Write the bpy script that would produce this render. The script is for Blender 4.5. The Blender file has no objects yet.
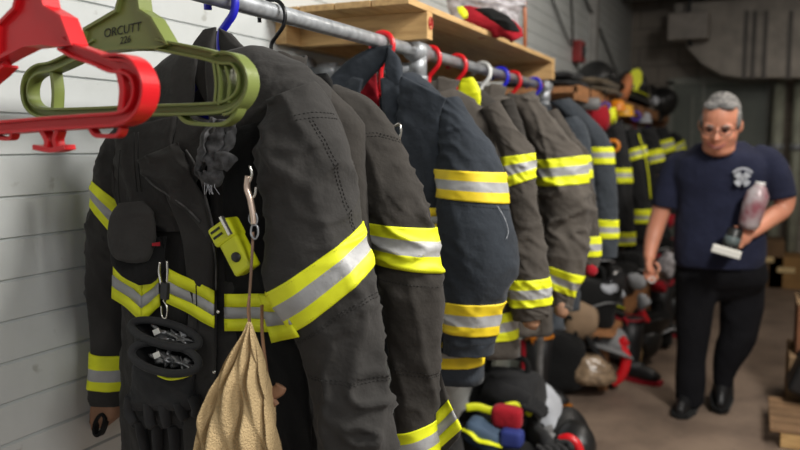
import bpy, bmesh, math, random
import numpy as np
from math import pi, sin, cos, atan, sqrt, radians
from mathutils import Vector, Matrix, noise, Euler
random.seed(7)
COL = bpy.context.scene.collection
# ------------------------------------------------------------------ camera
F = 778.0; CH = 1.35
PS = atan(355/F); TH = atan(80/F)
FW = Vector((-sin(PS)*cos(TH), cos(PS)*cos(TH), -sin(TH)))
RT = Vector((cos(PS), sin(PS), 0)); UP = RT.cross(FW)
cd = bpy.data.cameras.new('camera'); cam = bpy.data.objects.new('camera', cd); COL.objects.link(cam)
cd.lens = 35.0; cd.sensor_width = 36.0; cd.clip_start = 0.05
cam.matrix_world = Matrix(((RT.x, UP.x, -FW.x, 0), (RT.y, UP.y, -FW.y, 0), (RT.z, UP.z, -FW.z, CH), (0, 0, 0, 1)))
cd.dof.use_dof = True; cd.dof.focus_distance = 1.42; cd.dof.aperture_fstop = 3.0
bpy.context.scene.camera = cam

def ray(u, v): return FW + RT*((u-400)/F) - UP*((v-225)/F)
def aty(u, v, y):
    r = ray(u, v); k = y/r.y; return Vector((r.x*k, y, CH+r.z*k))
def atx(u, v, x):
    r = ray(u, v); k = x/r.x; return Vector((x, r.y*k, CH+r.z*k))
def atz(u, v, z):
    r = ray(u, v); k = (z-CH)/r.z; return Vector((r.x*k, r.y*k, z))
def atc(u, v, c):          # point on the vertical plane through c that faces the viewpoint
    n = Vector((c.x, c.y, 0)); r = ray(u, v)
    k = (c.x*n.x+c.y*n.y)/(r.x*n.x+r.y*n.y); return Vector((r.x*k, r.y*k, CH+r.z*k))

# ------------------------------------------------------------------ materials
MATS = {}
def mat(name, col, rough=.7, metal=0., noise_amt=.15, nscale=8., bump=0., bscale=200., spec=.5, sheen=0., bump2=0., b2scale=25., col2=None, coat=0., trans=0., emit=0., stretch=None):
    if name in MATS: return MATS[name]
    m = bpy.data.materials.new(name); m.use_nodes = True; nt = m.node_tree; N = nt.nodes; L = nt.links
    b = N['Principled BSDF']
    b.inputs['Roughness'].default_value = rough; b.inputs['Metallic'].default_value = metal
    b.inputs['Specular IOR Level'].default_value = spec
    b.inputs['Sheen Weight'].default_value = sheen
    b.inputs['Coat Weight'].default_value = coat
    b.inputs['Transmission Weight'].default_value = trans
    tc = N.new('ShaderNodeTexCoord'); src = tc.outputs['Object']
    if stretch:
        mp = N.new('ShaderNodeMapping'); mp.inputs['Scale'].default_value = stretch; L.new(src, mp.inputs[0]); src = mp.outputs[0]
    n = N.new('ShaderNodeTexNoise'); n.inputs['Scale'].default_value = nscale; n.inputs['Detail'].default_value = 5
    L.new(src, n.inputs['Vector'])
    mx = N.new('ShaderNodeMix'); mx.data_type = 'RGBA'
    c2 = col2 if col2 else tuple(max(0, c*(1-noise_amt*2)) for c in col)
    mx.inputs['A'].default_value = (*col, 1); mx.inputs['B'].default_value = (*c2, 1)
    rp = N.new('ShaderNodeMapRange'); rp.inputs[1].default_value = .35; rp.inputs[2].default_value = .7
    L.new(n.outputs[0], rp.inputs[0]); L.new(rp.outputs[0], mx.inputs['Factor']); L.new(mx.outputs['Result'], b.inputs['Base Color'])
    last = None
    for s, st in ((bscale, bump), (b2scale, bump2)):
        if st:
            n2 = N.new('ShaderNodeTexNoise'); n2.inputs['Scale'].default_value = s; n2.inputs['Detail'].default_value = 3
            L.new(src, n2.inputs['Vector'])
            bp = N.new('ShaderNodeBump'); bp.inputs['Strength'].default_value = st; bp.inputs['Distance'].default_value = .25/s
            L.new(n2.outputs[0], bp.inputs['Height'])
            if last: L.new(last.outputs[0], bp.inputs['Normal'])
            last = bp
    if last: L.new(last.outputs[0], b.inputs['Normal'])
    MATS[name] = m; return m
def fabric(name, col, **k):
    a = dict(rough=.92, noise_amt=.12, nscale=14, bump=.55, bscale=900, bump2=.6, b2scale=38, spec=.2, sheen=.06); a.update(k)
    return mat(name, col, **a)
M = {}
M['coal'] = fabric('charcoal_fabric', (.036, .034, .032))
M['coal2'] = fabric('brown_black_fabric', (.038, .034, .030))
M['dark'] = fabric('black_fabric', (.009, .009, .009))
M['navy'] = fabric('slate_navy_fabric', (.030, .036, .045))
M['taupe'] = fabric('taupe_fabric', (.070, .061, .052))
M['taupe2'] = fabric('light_taupe_fabric', (.092, .080, .068))
M['slate'] = fabric('blue_grey_fabric', (.048, .056, .066))
M['black2'] = fabric('worn_black_fabric', (.02, .02, .021))
M['lime'] = mat('lime_yellow_tape', (.80, .84, .010), .6, bump=.25, bscale=500, noise_amt=.05, nscale=30)
M['gold'] = mat('golden_yellow_tape', (.84, .62, .015), .6, bump=.3, bscale=500, noise_amt=.08, nscale=25)
M['silver'] = mat('silver_reflective_tape', (.37, .37, .37), .5, bump=.2, bscale=700, noise_amt=.08, nscale=30, bump2=.3, b2scale=50)
M['thread'] = mat('black_thread', (.012, .011, .010), .9)
M['ythread'] = mat('ochre_thread', (.50, .42, .02), .9)
M['red'] = mat('red_plastic', (.62, .010, .016), .32, noise_amt=.05, bump=.05, bscale=60, spec=.5)
M['green'] = mat('olive_green_plastic', (.175, .215, .055), .4, noise_amt=.06, bump=.06, bscale=60)
M['blue'] = mat('blue_plastic', (.018, .018, .50), .35, noise_amt=.05)
M['white'] = mat('white_plastic', (.75, .75, .73), .4, noise_amt=.04)
M['steel'] = mat('galvanised_steel', (.42, .44, .46), .42, .4, noise_amt=.22, nscale=40, bump=.15, bscale=120)
M['chrome'] = mat('polished_metal', (.75, .72, .66), .2, .9, noise_amt=.05)
M['blackmetal'] = mat('black_metal', (.03, .03, .03), .3, .7)
M['wood'] = mat('pine_wood', (.62, .40, .17), .65, noise_amt=.2, nscale=9, col2=(.40, .23, .085), bump=.2, bscale=60, stretch=(1, 9, 9))
M['woody'] = mat('pine_wood_long', (.60, .39, .17), .65, nscale=9, col2=(.42, .25, .10), bump=.2, bscale=60, stretch=(9, .8, 9))
M['owood'] = mat('orange_wood', (.42, .19, .075), .6, nscale=8, col2=(.24, .11, .045), bump=.2, bscale=60, stretch=(9, 1, 9))
M['card'] = mat('brown_cardboard', (.30, .19, .10), .85, noise_amt=.15)
M['tan'] = mat('tan_net_cloth', (.70, .52, .26), .9, noise_amt=.12, nscale=20, bump=.0)
M['leather'] = mat('tan_leather', (.36, .19, .11), .7, noise_amt=.15, nscale=30)
M['rubber'] = mat('black_rubber', (.012, .012, .013), .45, noise_amt=.1)
M['gloss'] = mat('black_shell', (.014, .014, .014), .42, noise_amt=.2)
M['greyc'] = fabric('grey_cloth', (.20, .20, .20))
M['darkgrey'] = fabric('dark_grey_leather', (.030, .030, .031), rough=.8)
M['redc'] = fabric('red_cloth', (.36, .012, .022))
M['olivec'] = fabric('olive_brown_cloth', (.11, .085, .055))
M['skin'] = mat('skin', (.68, .29, .18), .45, noise_amt=.08, nscale=12, bump=.1, bscale=150)
M['skin'].node_tree.nodes['Principled BSDF'].inputs['Subsurface Weight'].default_value = .1
M['hair'] = mat('grey_hair', (.26, .25, .24), .7, nscale=60, col2=(.05, .05, .05), bump=.8, bscale=180, stretch=(1, .3, 1))
M['tee'] = fabric('dark_navy_cotton', (.018, .021, .045), sheen=.03)
M['trouser'] = fabric('black_cotton', (.006, .006, .008), sheen=.0)
M['print'] = mat('white_print', (.50, .52, .56), .8)
M['paper'] = mat('white_paper', (.75, .74, .68), .8, noise_amt=.03)
M['plastic'] = mat('cloudy_plastic', (.55, .52, .54), .25, noise_amt=.3, nscale=40, bump=.6, bscale=60)
M['bottle'] = mat('wrapped_clear_plastic', (.42, .38, .39), .2, nscale=14, col2=(.22, .03, .05), bump=.7, bscale=70)
M['ink'] = mat('black_ink', (.012, .014, .010), .7)
M['redink'] = mat('red_ink', (.55, .03, .03), .7)
M['duct'] = mat('dull_sheet_metal', (.27, .24, .205), .5, .3, noise_amt=.2, nscale=5, bump=.2, bscale=20)
M['orange'] = mat('orange_plastic', (.75, .24, .01), .4)
M['glass'] = mat('dark_lens', (.05, .05, .055), .08, noise_amt=.1)
M['copper'] = mat('orange_conduit', (.48, .17, .08), .5)

# ------------------------------------------------------------------ object helpers
ROOT = {}
def W(o): return ROOT.get(o.name, Vector((0, 0, 0))) if o else Vector((0, 0, 0))
def tag(o, label=None, cat=None, group=None, kind=None):
    if label: o['label'] = label
    if cat: o['category'] = cat
    if group: o['group'] = group
    if kind: o['kind'] = kind
    return o
def thing(name, label, cat, loc, group=None):
    o = bpy.data.objects.new(name, None); COL.objects.link(o); o.location = loc; o.empty_display_size = .05
    ROOT[o.name] = Vector(loc); return tag(o, label, cat, group)
def obj(name, verts, faces, mats, parent=None, mi=None, smooth=True, mods=()):
    me = bpy.data.meshes.new(name); w = W(parent)
    me.from_pydata([(v[0]-w.x, v[1]-w.y, v[2]-w.z) for v in verts], [], faces)
    if not isinstance(mats, (list, tuple)): mats = [mats]
    for m in mats: me.materials.append(m)
    if mi: me.polygons.foreach_set('material_index', mi)
    me.polygons.foreach_set('use_smooth', [smooth]*len(me.polygons)); me.update()
    o = bpy.data.objects.new(name, me); COL.objects.link(o)
    ROOT[o.name] = w
    if parent: o.parent = parent
    for md in mods:
        if md[0] == 'bevel':
            b = o.modifiers.new('b', 'BEVEL'); b.width = md[1]; b.segments = 2; b.limit_method = 'ANGLE'
        elif md[0] == 'solid':
            b = o.modifiers.new('s', 'SOLIDIFY'); b.thickness = md[1]; b.offset = 0
        elif md[0] == 'sub':
            b = o.modifiers.new('u', 'SUBSURF'); b.levels = b.render_levels = md[1]
        elif md[0] == 'remesh':
            b = o.modifiers.new('r', 'REMESH'); b.mode = 'VOXEL'; b.voxel_size = md[1]; b.use_smooth_shade = True
            c = o.modifiers.new('m', 'SMOOTH'); c.factor = .5; c.iterations = md[2]
    return o
class MB:
    def __init__(s): s.v = []; s.f = []; s.m = []
    def add(s, v, f, m=0):
        n = len(s.v); s.v += [tuple(x) for x in v]; s.f += [tuple(i+n for i in q) for q in f]; s.m += [m]*len(f); return s
    def box(s, c, d, rot=None, m=0):
        R = Euler(rot).to_matrix() if rot else Matrix.Identity(3); c = Vector(c)
        vs = [c+R@Vector((sx*d[0]/2, sy*d[1]/2, sz*d[2]/2)) for sx in (-1, 1) for sy in (-1, 1) for sz in (-1, 1)]
        return s.add(vs, [(0, 1, 3, 2), (4, 6, 7, 5), (0, 4, 5, 1), (2, 3, 7, 6), (0, 2, 6, 4), (1, 5, 7, 3)], m)
    def tube(s, pts, r, n=12, r2=None, closed=False, m=0, nrm=None, caps=True):
        """swept tube; r may be list; r2 second radius"""
        pts = [Vector(p) for p in pts]; k = len(pts)
        rr = r if isinstance(r, (list, tuple)) else [r]*k
        rb = rr if r2 is None else (r2 if isinstance(r2, (list, tuple)) else [r2]*k)
        T = []
        for i in range(k):
            a = pts[(i-1) % k] if (closed or i > 0) else pts[i]; b = pts[(i+1) % k] if (closed or i < k-1) else pts[i]
            T.append((b-a).normalized())
        up = Vector(nrm) if nrm else (Vector((0, 0, 1)) if abs(T[0].z) < .9 else Vector((0, 1, 0)))
        vs = []; A = None
        for i in range(k):
            if A is None or nrm: A = (up-T[i]*up.dot(T[i])).normalized()
            else: A = (A-T[i]*A.dot(T[i])).normalized()
            B = T[i].cross(A)
            for j in range(n):
                t = 2*pi*j/n; vs.append(pts[i]+A*cos(t)*rr[i]+B*sin(t)*rb[i])
        fs = []
        for i in range(k if closed else k-1):
            for j in range(n):
                a = i*n+j; b = i*n+(j+1) % n; c = ((i+1) % k)*n+(j+1) % n; d = ((i+1) % k)*n+j; fs.append((a, b, c, d))
        if not closed and caps: fs += [tuple(range(n-1, -1, -1)), tuple((k-1)*n+j for j in range(n))]
        return s.add(vs, fs, m)
    def ell(s, c, r, rot=None, m=0, nu=20, nv=12):
        R = Euler(rot).to_matrix() if rot else Matrix.Identity(3); c = Vector(c); vs = [c+R@Vector((0, 0, r[2]))]
        for i in range(1, nv):
            p = pi*i/nv
            for j in range(nu):
                t = 2*pi*j/nu; vs.append(c+R@Vector((r[0]*sin(p)*cos(t), r[1]*sin(p)*sin(t), r[2]*cos(p))))
        vs.append(c+R@Vector((0, 0, -r[2]))); fs = [(0, 1+j, 1+(j+1) % nu) for j in range(nu)]
        for i in range(nv-2):
            for j in range(nu):
                a = 1+i*nu+j; b = 1+i*nu+(j+1) % nu; fs.append((a, a+nu, b+nu, b))
        e = len(vs)-1; o = 1+(nv-2)*nu; fs += [(o+j, e, o+(j+1) % nu) for j in range(nu)]
        return s.add(vs, fs, m)
    def strip(s, pts, w, d, ax=(0, 1, 0), closed=False, m=0, shift=0.):
        """rectangular section swept along a path lying in the plane normal to ax: w in the plane, d along ax"""
        pts = [Vector(p) for p in pts]; k = len(pts); ax = Vector(ax); vs = []
        for i in range(k):
            a = pts[(i-1) % k] if (closed or i > 0) else pts[i]; b = pts[(i+1) % k] if (closed or i < k-1) else pts[i]
            t = (b-a).normalized(); n = t.cross(ax).normalized(); c = pts[i]+n*shift
            vs += [c+n*w/2+ax*d/2, c-n*w/2+ax*d/2, c-n*w/2-ax*d/2, c+n*w/2-ax*d/2]
        fs = []
        for i in range(k if closed else k-1):
            for j in range(4):
                fs.append((i*4+j, i*4+(j+1) % 4, ((i+1) % k)*4+(j+1) % 4, ((i+1) % k)*4+j))
        if not closed: fs += [(3, 2, 1, 0), tuple((k-1)*4+j for j in range(4))]
        return s.add(vs, fs, m)
    def prism(s, poly, ax, d, m=0):
        """closed polygon (list of points) given thickness d along ax"""
        ax = Vector(ax)*d/2; n = len(poly); P = [Vector(p) for p in poly]
        return s.add([p-ax for p in P]+[p+ax for p in P], [tuple(range(n)), tuple(range(2*n-1, n-1, -1))]+[(i, i+n, (i+1) % n+n, (i+1) % n) for i in range(n)], m)
    def build(s, name, mats, parent=None, smooth=True, mods=()):
        return obj(name, s.v, s.f, mats, parent, s.m, smooth, mods)
def cr(pts, n=8, closed=False):
    """Catmull-Rom through points"""
    P = [Vector(p) for p in pts]; k = len(P); out = []
    for i in range(k if closed else k-1):
        if closed: a, b, c, d = P[(i-1) % k], P[i], P[(i+1) % k], P[(i+2) % k]
        else: a, b, c, d = P[max(i-1, 0)], P[i], P[i+1], P[min(i+2, k-1)]
        for j in range(n):
            t = j/n; out.append(.5*((2*b)+(c-a)*t+(2*a-5*b+4*c-d)*t*t+(3*b-a-3*c+d)*t**3))
    if not closed: out.append(P[-1])
    return out

# ------------------------------------------------------------------ cloth lofts
def wr(p, seed, A):
    """wrinkle height field"""
    s = Vector((seed*3.1, seed*1.7, seed*.9))
    a = noise.noise(p*5.5+s)
    q = Vector((p.x*15+p.z*6, p.y*15, p.z*4.2-p.x*3))+s
    b = 1-abs(noise.noise(q))*2.2
    q2 = Vector((p.x*9-p.z*16, p.y*10, p.z*16+p.x*12))+s*2
    c = max(0, 1-abs(noise.noise(q2))*3.2)
    g = max(0., noise.noise(p*4+s*3)+.25)
    e = noise.noise(p*34+s)*.18
    q3 = Vector((p.x*26+p.z*30, p.y*24, p.z*7-p.x*5))+s*4
    k = max(0, 1-abs(noise.noise(q3))*4)
    return A*(a*1.3+b*b*(1 if b > 0 else 0)*.75+c*c*g*1.7+k*k*max(0, noise.noise(p*6+s*5)+.1)*1.1+e-.4)
class Loft:
    def __init__(s, rings, D, ratio=.75, A=.006, seed=1, ex=1.0, billboard=True):
        s.L = []; s.R = []; s.d = []; s.n = []
        for r in rings:
            y = D+(r[4] if len(r) > 4 else 0); rt_ = r[5] if len(r) > 5 else ratio
            c = aty((r[0]+r[2])/2, (r[1]+r[3])/2, y)
            if billboard:
                l = atc(r[0], r[1], c); q = atc(r[2], r[3], c); n = Vector((c.x, c.y, 0)).normalized()
            else:
                l = aty(r[0], r[1], y); q = aty(r[2], r[3], y); n = Vector((0, 1, 0))
            s.L.append(l); s.R.append(q); s.d.append((q-l).length/2*rt_); s.n.append(n)
        s.A = A; s.seed = seed; s.ex = ex; s.N = len(rings)-1
    def ip(s, arr, t):
        t = min(max(t, 0), s.N-1e-6); i = int(t); f = t-i
        a, b, c, d = arr[max(i-1, 0)], arr[i], arr[i+1], arr[min(i+2, s.N)]
        return .5*((2*b)+(c-a)*f+(2*a-5*b+4*c-d)*f*f+(3*b-a-3*c+d)*f**3)
    def __call__(s, th, t, off=0.):
        L = s.ip(s.L, t); R = s.ip(s.R, t); d = s.ip(s.d, t); n = s.ip(s.n, t)
        c = (L+R)/2; a = (R-L)/2; C = cos(th); S = sin(th)
        if s.ex != 1: C = math.copysign(abs(C)**s.ex, C); S = math.copysign(abs(S)**s.ex, S)
        p = c+a*C+n*d*S
        nr = (a.normalized()*C*d+n*S*a.length)
        nr = nr.normalized() if nr.length > 1e-9 else n
        if s.A: off += wr(p, s.seed, s.A)
        return p+nr*off
def grid(surf, t0, t1, nv, nu=56, off=0., th0=0., th1=2*pi, closed=True, inner=None, capa=False, capb=False):
    vs = []; rows = nv+1; cols = nu if closed else nu+1
    for i in range(rows):
        t = t0+(t1-t0)*i/nv
        for j in range(cols): vs.append(surf(th0+(th1-th0)*j/nu, t, off))
    fs = []
    for i in range(nv):
        for j in range(nu):
            a = i*cols+j; b = i*cols+(j+1) % cols; fs.append((a, b, b+cols, a+cols))
    if inner and closed:            # turned-in cuff at the far end
        prev = nv*cols
        for k, (sc, dt) in enumerate(((.93, 0), (.86, -.12), (.8, -.5))):
            c = sum((vs[nv*cols+j] for j in range(nu)), Vector())/nu; up_ = (sum((vs[(nv-3)*cols+j] for j in range(nu)), Vector())/nu-c).normalized()
            for j in range(nu): vs.append(c+(vs[nv*cols+j]-c)*sc+up_*(-dt)*inner)
            st = len(vs)-nu
            for j in range(nu): fs.append((prev+j, prev+(j+1) % nu, st+(j+1) % nu, st+j))
            prev = st
        fs.append(tuple(prev+j for j in range(nu)))
    if capa: fs.append(tuple(range(cols-1, -1, -1)))
    if capb and not inner: fs.append(tuple(nv*cols+j for j in range(cols)))
    return vs, fs
def band(name, surf, t0, t1, parent, ym, nu=56, th0=0., th1=2*pi, off=.0030, closed=True, split=(.34, .66), rows=18):
    vs, fs = grid(surf, t0, t1, rows, nu, off, th0, th1, closed)
    cols = nu if closed else nu+1
    mi = []
    for i in range(rows):
        f = (i+.5)/rows; mi += [1 if split[0] < f < split[1] else 0]*nu
    # turned edge so that the tape has thickness
    n0 = len(vs)
    for t in (t0, t1):
        for j in range(cols): vs.append(surf(th0+(th1-th0)*j/nu, t, -.001))
    for j in range(nu):
        b = (j+1) % cols
        fs.append((j, n0+j, n0+b, b)); mi.append(0)
        fs.append((rows*cols+j, rows*cols+b, n0+cols+b, n0+cols+j)); mi.append(0)
    return obj(name, vs, fs, [ym, M['silver']], parent, mi)
def stitches(name, surf, path, parent, m, step=.007, ln=.0046, r=.0009, off=.0006, n=60):
    """row of thread stitches lying on a surface; path = [(theta,t),...]"""
    pts = []
    for (a, b), (c, d) in zip(path[:-1], path[1:]):
        for i in range(n): f = i/n; pts.append(surf(a+(c-a)*f, b+(d-b)*f, off))
    mb = MB(); acc = 0; tot = 0
    for p, q in zip(pts[:-1], pts[1:]):
        l = (q-p).length; acc += l
        if acc > step and l > 1e-6:
            acc = 0; t = (q-p).normalized(); mb.tube([p-t*ln/2, p, p+t*ln/2], [r*.6, r, r*.6], 5)
    if mb.v: return mb.build(name, m, parent)
class Torso:
    def __init__(s, D, cx=-.91, nw=.075, nz=1.50, sw=.20, sz=1.43, hz=.75, hw=.24, dep=.085, nd=.06, ch=.22, A=.007, seed=3, gap=.05, gx=0., hdep=None, drop=None):
        s.__dict__.update(locals()); s.hdep = hdep or dep; s.drop = drop
    def __call__(s, th, t, off=0.):
        C = cos(th); S = sin(th); C = math.copysign(abs(C)**.9, C); S = math.copysign(abs(S)**.75, S)
        if t <= 1:
            w = s.nw+(s.sw-s.nw)*t; d = s.nd+(s.dep-s.nd)*sqrt(t); zf = s.nz-.02-t*s.ch
            zs = s.nz+(s.sz-s.nz)*(t**1.3); z = zf+(zs-zf)*abs(C)**1.4
        else:
            q = t-1; w = s.sw+(s.hw-s.sw)*q; d = s.dep+(s.hdep-s.dep)*q
            z1 = s.nz-.02-s.ch; z1 = z1+(s.sz-z1)*abs(C)**1.4*1.0; z = z1+(s.hz-z1)*q
            if s.drop: z += s.drop*q*C
        p = Vector((s.cx+w*C, s.D+d*S, z))
        nr = Vector((C*d, S*w, .15*s.sw if t < .6 else 0)).normalized()
        return p+nr*(off+wr(p, s.seed, s.A*min(1, .3+t)))
# ================================================================== SETTING
def pmat(name): m = bpy.data.materials.new(name); m.use_nodes = True; return m, m.node_tree.nodes, m.node_tree.links
# painted wall: base paint with grime
def paint(name, col, col2, sc=3., rough=.6, brick=None, vs=None):
    m, N, L = pmat(name); b = N['Principled BSDF']; b.inputs['Roughness'].default_value = rough
    tc = N.new('ShaderNodeTexCoord'); n = N.new('ShaderNodeTexNoise'); n.inputs['Scale'].default_value = sc; n.inputs['Detail'].default_value = 8; n.inputs['Roughness'].default_value = .65
    L.new(tc.outputs['Object'], n.inputs[0]); r = N.new('ShaderNodeValToRGB'); r.color_ramp.elements[0].position = .38; r.color_ramp.elements[1].position = .68
    r.color_ramp.elements[0].color = (*col, 1); r.color_ramp.elements[1].color = (*col2, 1); L.new(n.outputs[0], r.inputs[0])
    out = r.outputs[0]
    n3 = N.new('ShaderNodeTexNoise'); n3.inputs['Scale'].default_value = 17; n3.inputs['Detail'].default_value = 6; L.new(tc.outputs['Object'], n3.inputs[0])
    r3 = N.new('ShaderNodeValToRGB'); r3.color_ramp.elements[0].position = .66; r3.color_ramp.elements[1].position = .72; r3.color_ramp.elements[0].color = (1, 1, 1, 1); r3.color_ramp.elements[1].color = (.55, .52, .47, 1)
    L.new(n3.outputs[0], r3.inputs[0]); mx = N.new('ShaderNodeMix'); mx.data_type = 'RGBA'; mx.blend_type = 'MULTIPLY'; mx.inputs['Factor'].default_value = .6
    L.new(out, mx.inputs['A']); L.new(r3.outputs[0], mx.inputs['B']); out = mx.outputs['Result']
    bp = N.new('ShaderNodeBump'); bp.inputs['Strength'].default_value = .3; bp.inputs['Distance'].default_value = .003; L.new(n3.outputs[0], bp.inputs['Height'])
    if brick:
        sx = N.new('ShaderNodeSeparateXYZ'); cx = N.new('ShaderNodeCombineXYZ'); L.new(tc.outputs['Object'], sx.inputs[0]); L.new(sx.outputs[brick[0]], cx.inputs[0]); L.new(sx.outputs[2], cx.inputs[1])
        bt = N.new('ShaderNodeTexBrick'); bt.inputs['Scale'].default_value = 1; bt.inputs['Brick Width'].default_value = brick[1]; bt.inputs['Row Height'].default_value = brick[2]; bt.inputs['Mortar Size'].default_value = .006
        bt.inputs['Color1'].default_value = (1, 1, 1, 1); bt.inputs['Color2'].default_value = (.9, .9, .9, 1); bt.inputs['Mortar'].default_value = (.5, .5, .5, 1)
        L.new(cx.outputs[0], bt.inputs[0]); m2 = N.new('ShaderNodeMix'); m2.data_type = 'RGBA'; m2.blend_type = 'MULTIPLY'; m2.inputs['Factor'].default_value = 1
        L.new(out, m2.inputs['A']); L.new(bt.outputs[0], m2.inputs['B']); out = m2.outputs['Result']
        b2 = N.new('ShaderNodeBump'); b2.inputs['Strength'].default_value = .6; b2.inputs['Distance'].default_value = .004; b2.invert = True; L.new(bt.outputs['Fac'], b2.inputs['Height']); L.new(bp.outputs[0], b2.inputs['Normal']); bp = b2
    L.new(out, b.inputs['Base Color']); L.new(bp.outputs[0], b.inputs['Normal']); return m
WX = -1.29; YB = 8.9; ZC = 2.98
wallp = paint('painted_boards', (.55, .575, .57), (.49, .51, .50), 3.2, .5)
backp = paint('painted_blocks', (.30, .26, .215), (.20, .175, .145), 1.3, .7, brick=(0, .4, .2))
rightp = paint('painted_blocks_right', (.42, .40, .36), (.32, .30, .27), 1.3, .7, brick=(1, .4, .2))
ceilp = paint('dark_ceiling', (.10, .095, .085), (.05, .048, .045), 1.5, .8)
fl = paint('stained_concrete', (.235, .17, .125), (.125, .088, .066), 2.4, .6)
mb = MB()           # boarded wall: every board has a chamfered lower edge and a groove
prof = [(0, 0)]; z = .062
while z < ZC:
    prof += [(0, z-.0045), (-.006, z-.001), (-.006, z+.0005), (0, z+.0025)]; z += .0793
prof.append((0, ZC)); ys = [-1.5+i*.65 for i in range(17)]; ys[-1] = YB
vs = []; fs = []
for y in ys:
    for (dx, zz) in prof: vs.append((WX+dx+.0015*noise.noise(Vector((y*3, zz*2, 0))), y, zz))
n = len(prof)
for i in range(len(ys)-1):
    for j in range(n-1): fs.append((i*n+j, (i+1)*n+j, (i+1)*n+j+1, i*n+j+1))
k = len(vs); vs += [(WX-.12, -1.5, 0), (WX-.12, -1.5, ZC), (WX-.12, YB, 0), (WX-.12, YB, ZC)]
fs += [(k, k+1, k+3, k+2)]
tag(obj('wall_left', vs, fs, wallp, smooth=False), kind='structure')
tag(MB().box((.6, 3.7, -.05), (4.0, 10.6, .1)).build('floor', fl, smooth=False), kind='structure')
tag(MB().box((.6, 3.7, ZC+.05), (4.0, 10.6, .1)).build('ceiling', ceilp, smooth=False), kind='structure')
tag(MB().box((.6, YB+.06, ZC/2), (4.0, .12, ZC)).build('wall_back', backp, smooth=False), kind='structure')
tag(MB().box((2.66, 3.7, ZC/2), (.12, 10.6, ZC)).build('wall_right', rightp, smooth=False), kind='structure')
bm_ = mat('grey_painted_steel', (.12, .115, .10), .6)
mb = MB()
for yy in (7.2, 8.2): mb.box((.6, yy, ZC-.10), (3.9, .12, .2))
tag(mb.build('trim_1', bm_, smooth=False), kind='structure')
# door in the back wall
dm = mat('grey_green_door', (.15, .17, .14), .5, noise_amt=.15, nscale=3)
d0 = aty(672, 82, YB); d1 = aty(770, 84, YB)
dcx = (d0.x+d1.x)/2; dw = d1.x-d0.x
dr = tag(MB().box((dcx, YB-.015, d0.z/2), (dw, .03, d0.z)).build('door_1', dm, smooth=False), kind='structure')
dfm = mat('door_frame_paint', (.24, .25, .215), .5)
mb = MB(); mb.box((d0.x, YB-.04, d0.z/2), (.06, .05, d0.z)); mb.box((d1.x, YB-.04, d0.z/2), (.06, .05, d0.z)); mb.box((dcx, YB-.04, d0.z), (dw+.06, .05, .07)); mb.box((dcx-.15, YB-.04, d0.z/2), (.03, .04, d0.z)); mb.box((d0.x+.22, YB-.04, d0.z/2), (.025, .035, d0.z-.3))
mb.build('door_frame', dfm, dr, smooth=False)
MB().tube([(dcx-.22, YB-.03, 1.0), (dcx-.22, YB-.09, 1.0), (dcx-.32, YB-.09, 1.0)], .012).build('door_handle', M['steel'], dr)
# duct with a curved elbow
du = thing('air_duct', 'large dull sheet metal duct with a curved elbow under the ceiling', 'duct', (.1, 8.4, 2.2))
yd = 8.45; P = lambda u, v: aty(u, v, yd)
poly = [P(735, 17), P(805, 10), P(812, 80), P(740, 80), P(722, 77), P(703, 66), P(688, 50), P(678, 32), P(676, 17)]
poly[1].z = poly[0].z = poly[-1].z = 2.73
MB().prism(poly, (0, 1, 0), .5).build('duct_body', M['duct'], du, smooth=False, mods=[('bevel', .01)])
for u in (746, 754, 765, 789):
    a = P(u, 15); b = P(u, 81); MB().box(((a.x+b.x)/2, yd-.255, (a.z+b.z)/2), (.035, .03, a.z-b.z)).build('duct_flange', mat('dark_flange', (.10, .09, .08), .6), du, smooth=False)
ac = thing('ceiling_unit', 'pale grey box unit hanging in front of the curved duct elbow', 'unit', aty(690, 26, 7.9))
a = aty(668, 13, 7.9); b = aty(708, 38, 7.9)
MB().box(((a.x+b.x)/2, 8.03, (a.z+b.z)/2), (b.x-a.x, .24, a.z-b.z)).build('casing', mat('pale_grey_metal', (.27, .24, .21), .5), ac, smooth=False, mods=[('bevel', .012)])
MB().tube([(a.x+.2, 7.98, b.z+.005), (a.x+.2, 7.98, b.z-.06)], .018).build('drain_nipple', M['blackmetal'], ac)
MB().box(((a.x+b.x)/2, 8.03, (a.z+ZC)/2), (.03, .03, ZC-a.z+.01)).build('hanging_rod', M['blackmetal'], ac, smooth=False)
pipm = mat('pale_green_pipe', (.36, .37, .29), .5)
for u, lb, r in ((779, 'pale green vertical pipe left of its twin at the back wall', .055), (799, 'pale green vertical pipe right of its twin at the frame edge', .05)):
    p = aty(u, 100, 8.55); t = thing('vertical_pipe', lb, 'pipe', (p.x, p.y, 0), 'vertical pipes at the back wall')
    MB().tube([(p.x, p.y, 0), (p.x, p.y, 2.12)], r, 20).build('pipe_run', pipm, t)
    MB().tube([(p.x, p.y, 1.3), (p.x, p.y, 1.36)], r+.015, 20).build('pipe_collar', M['steel'], t)
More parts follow.
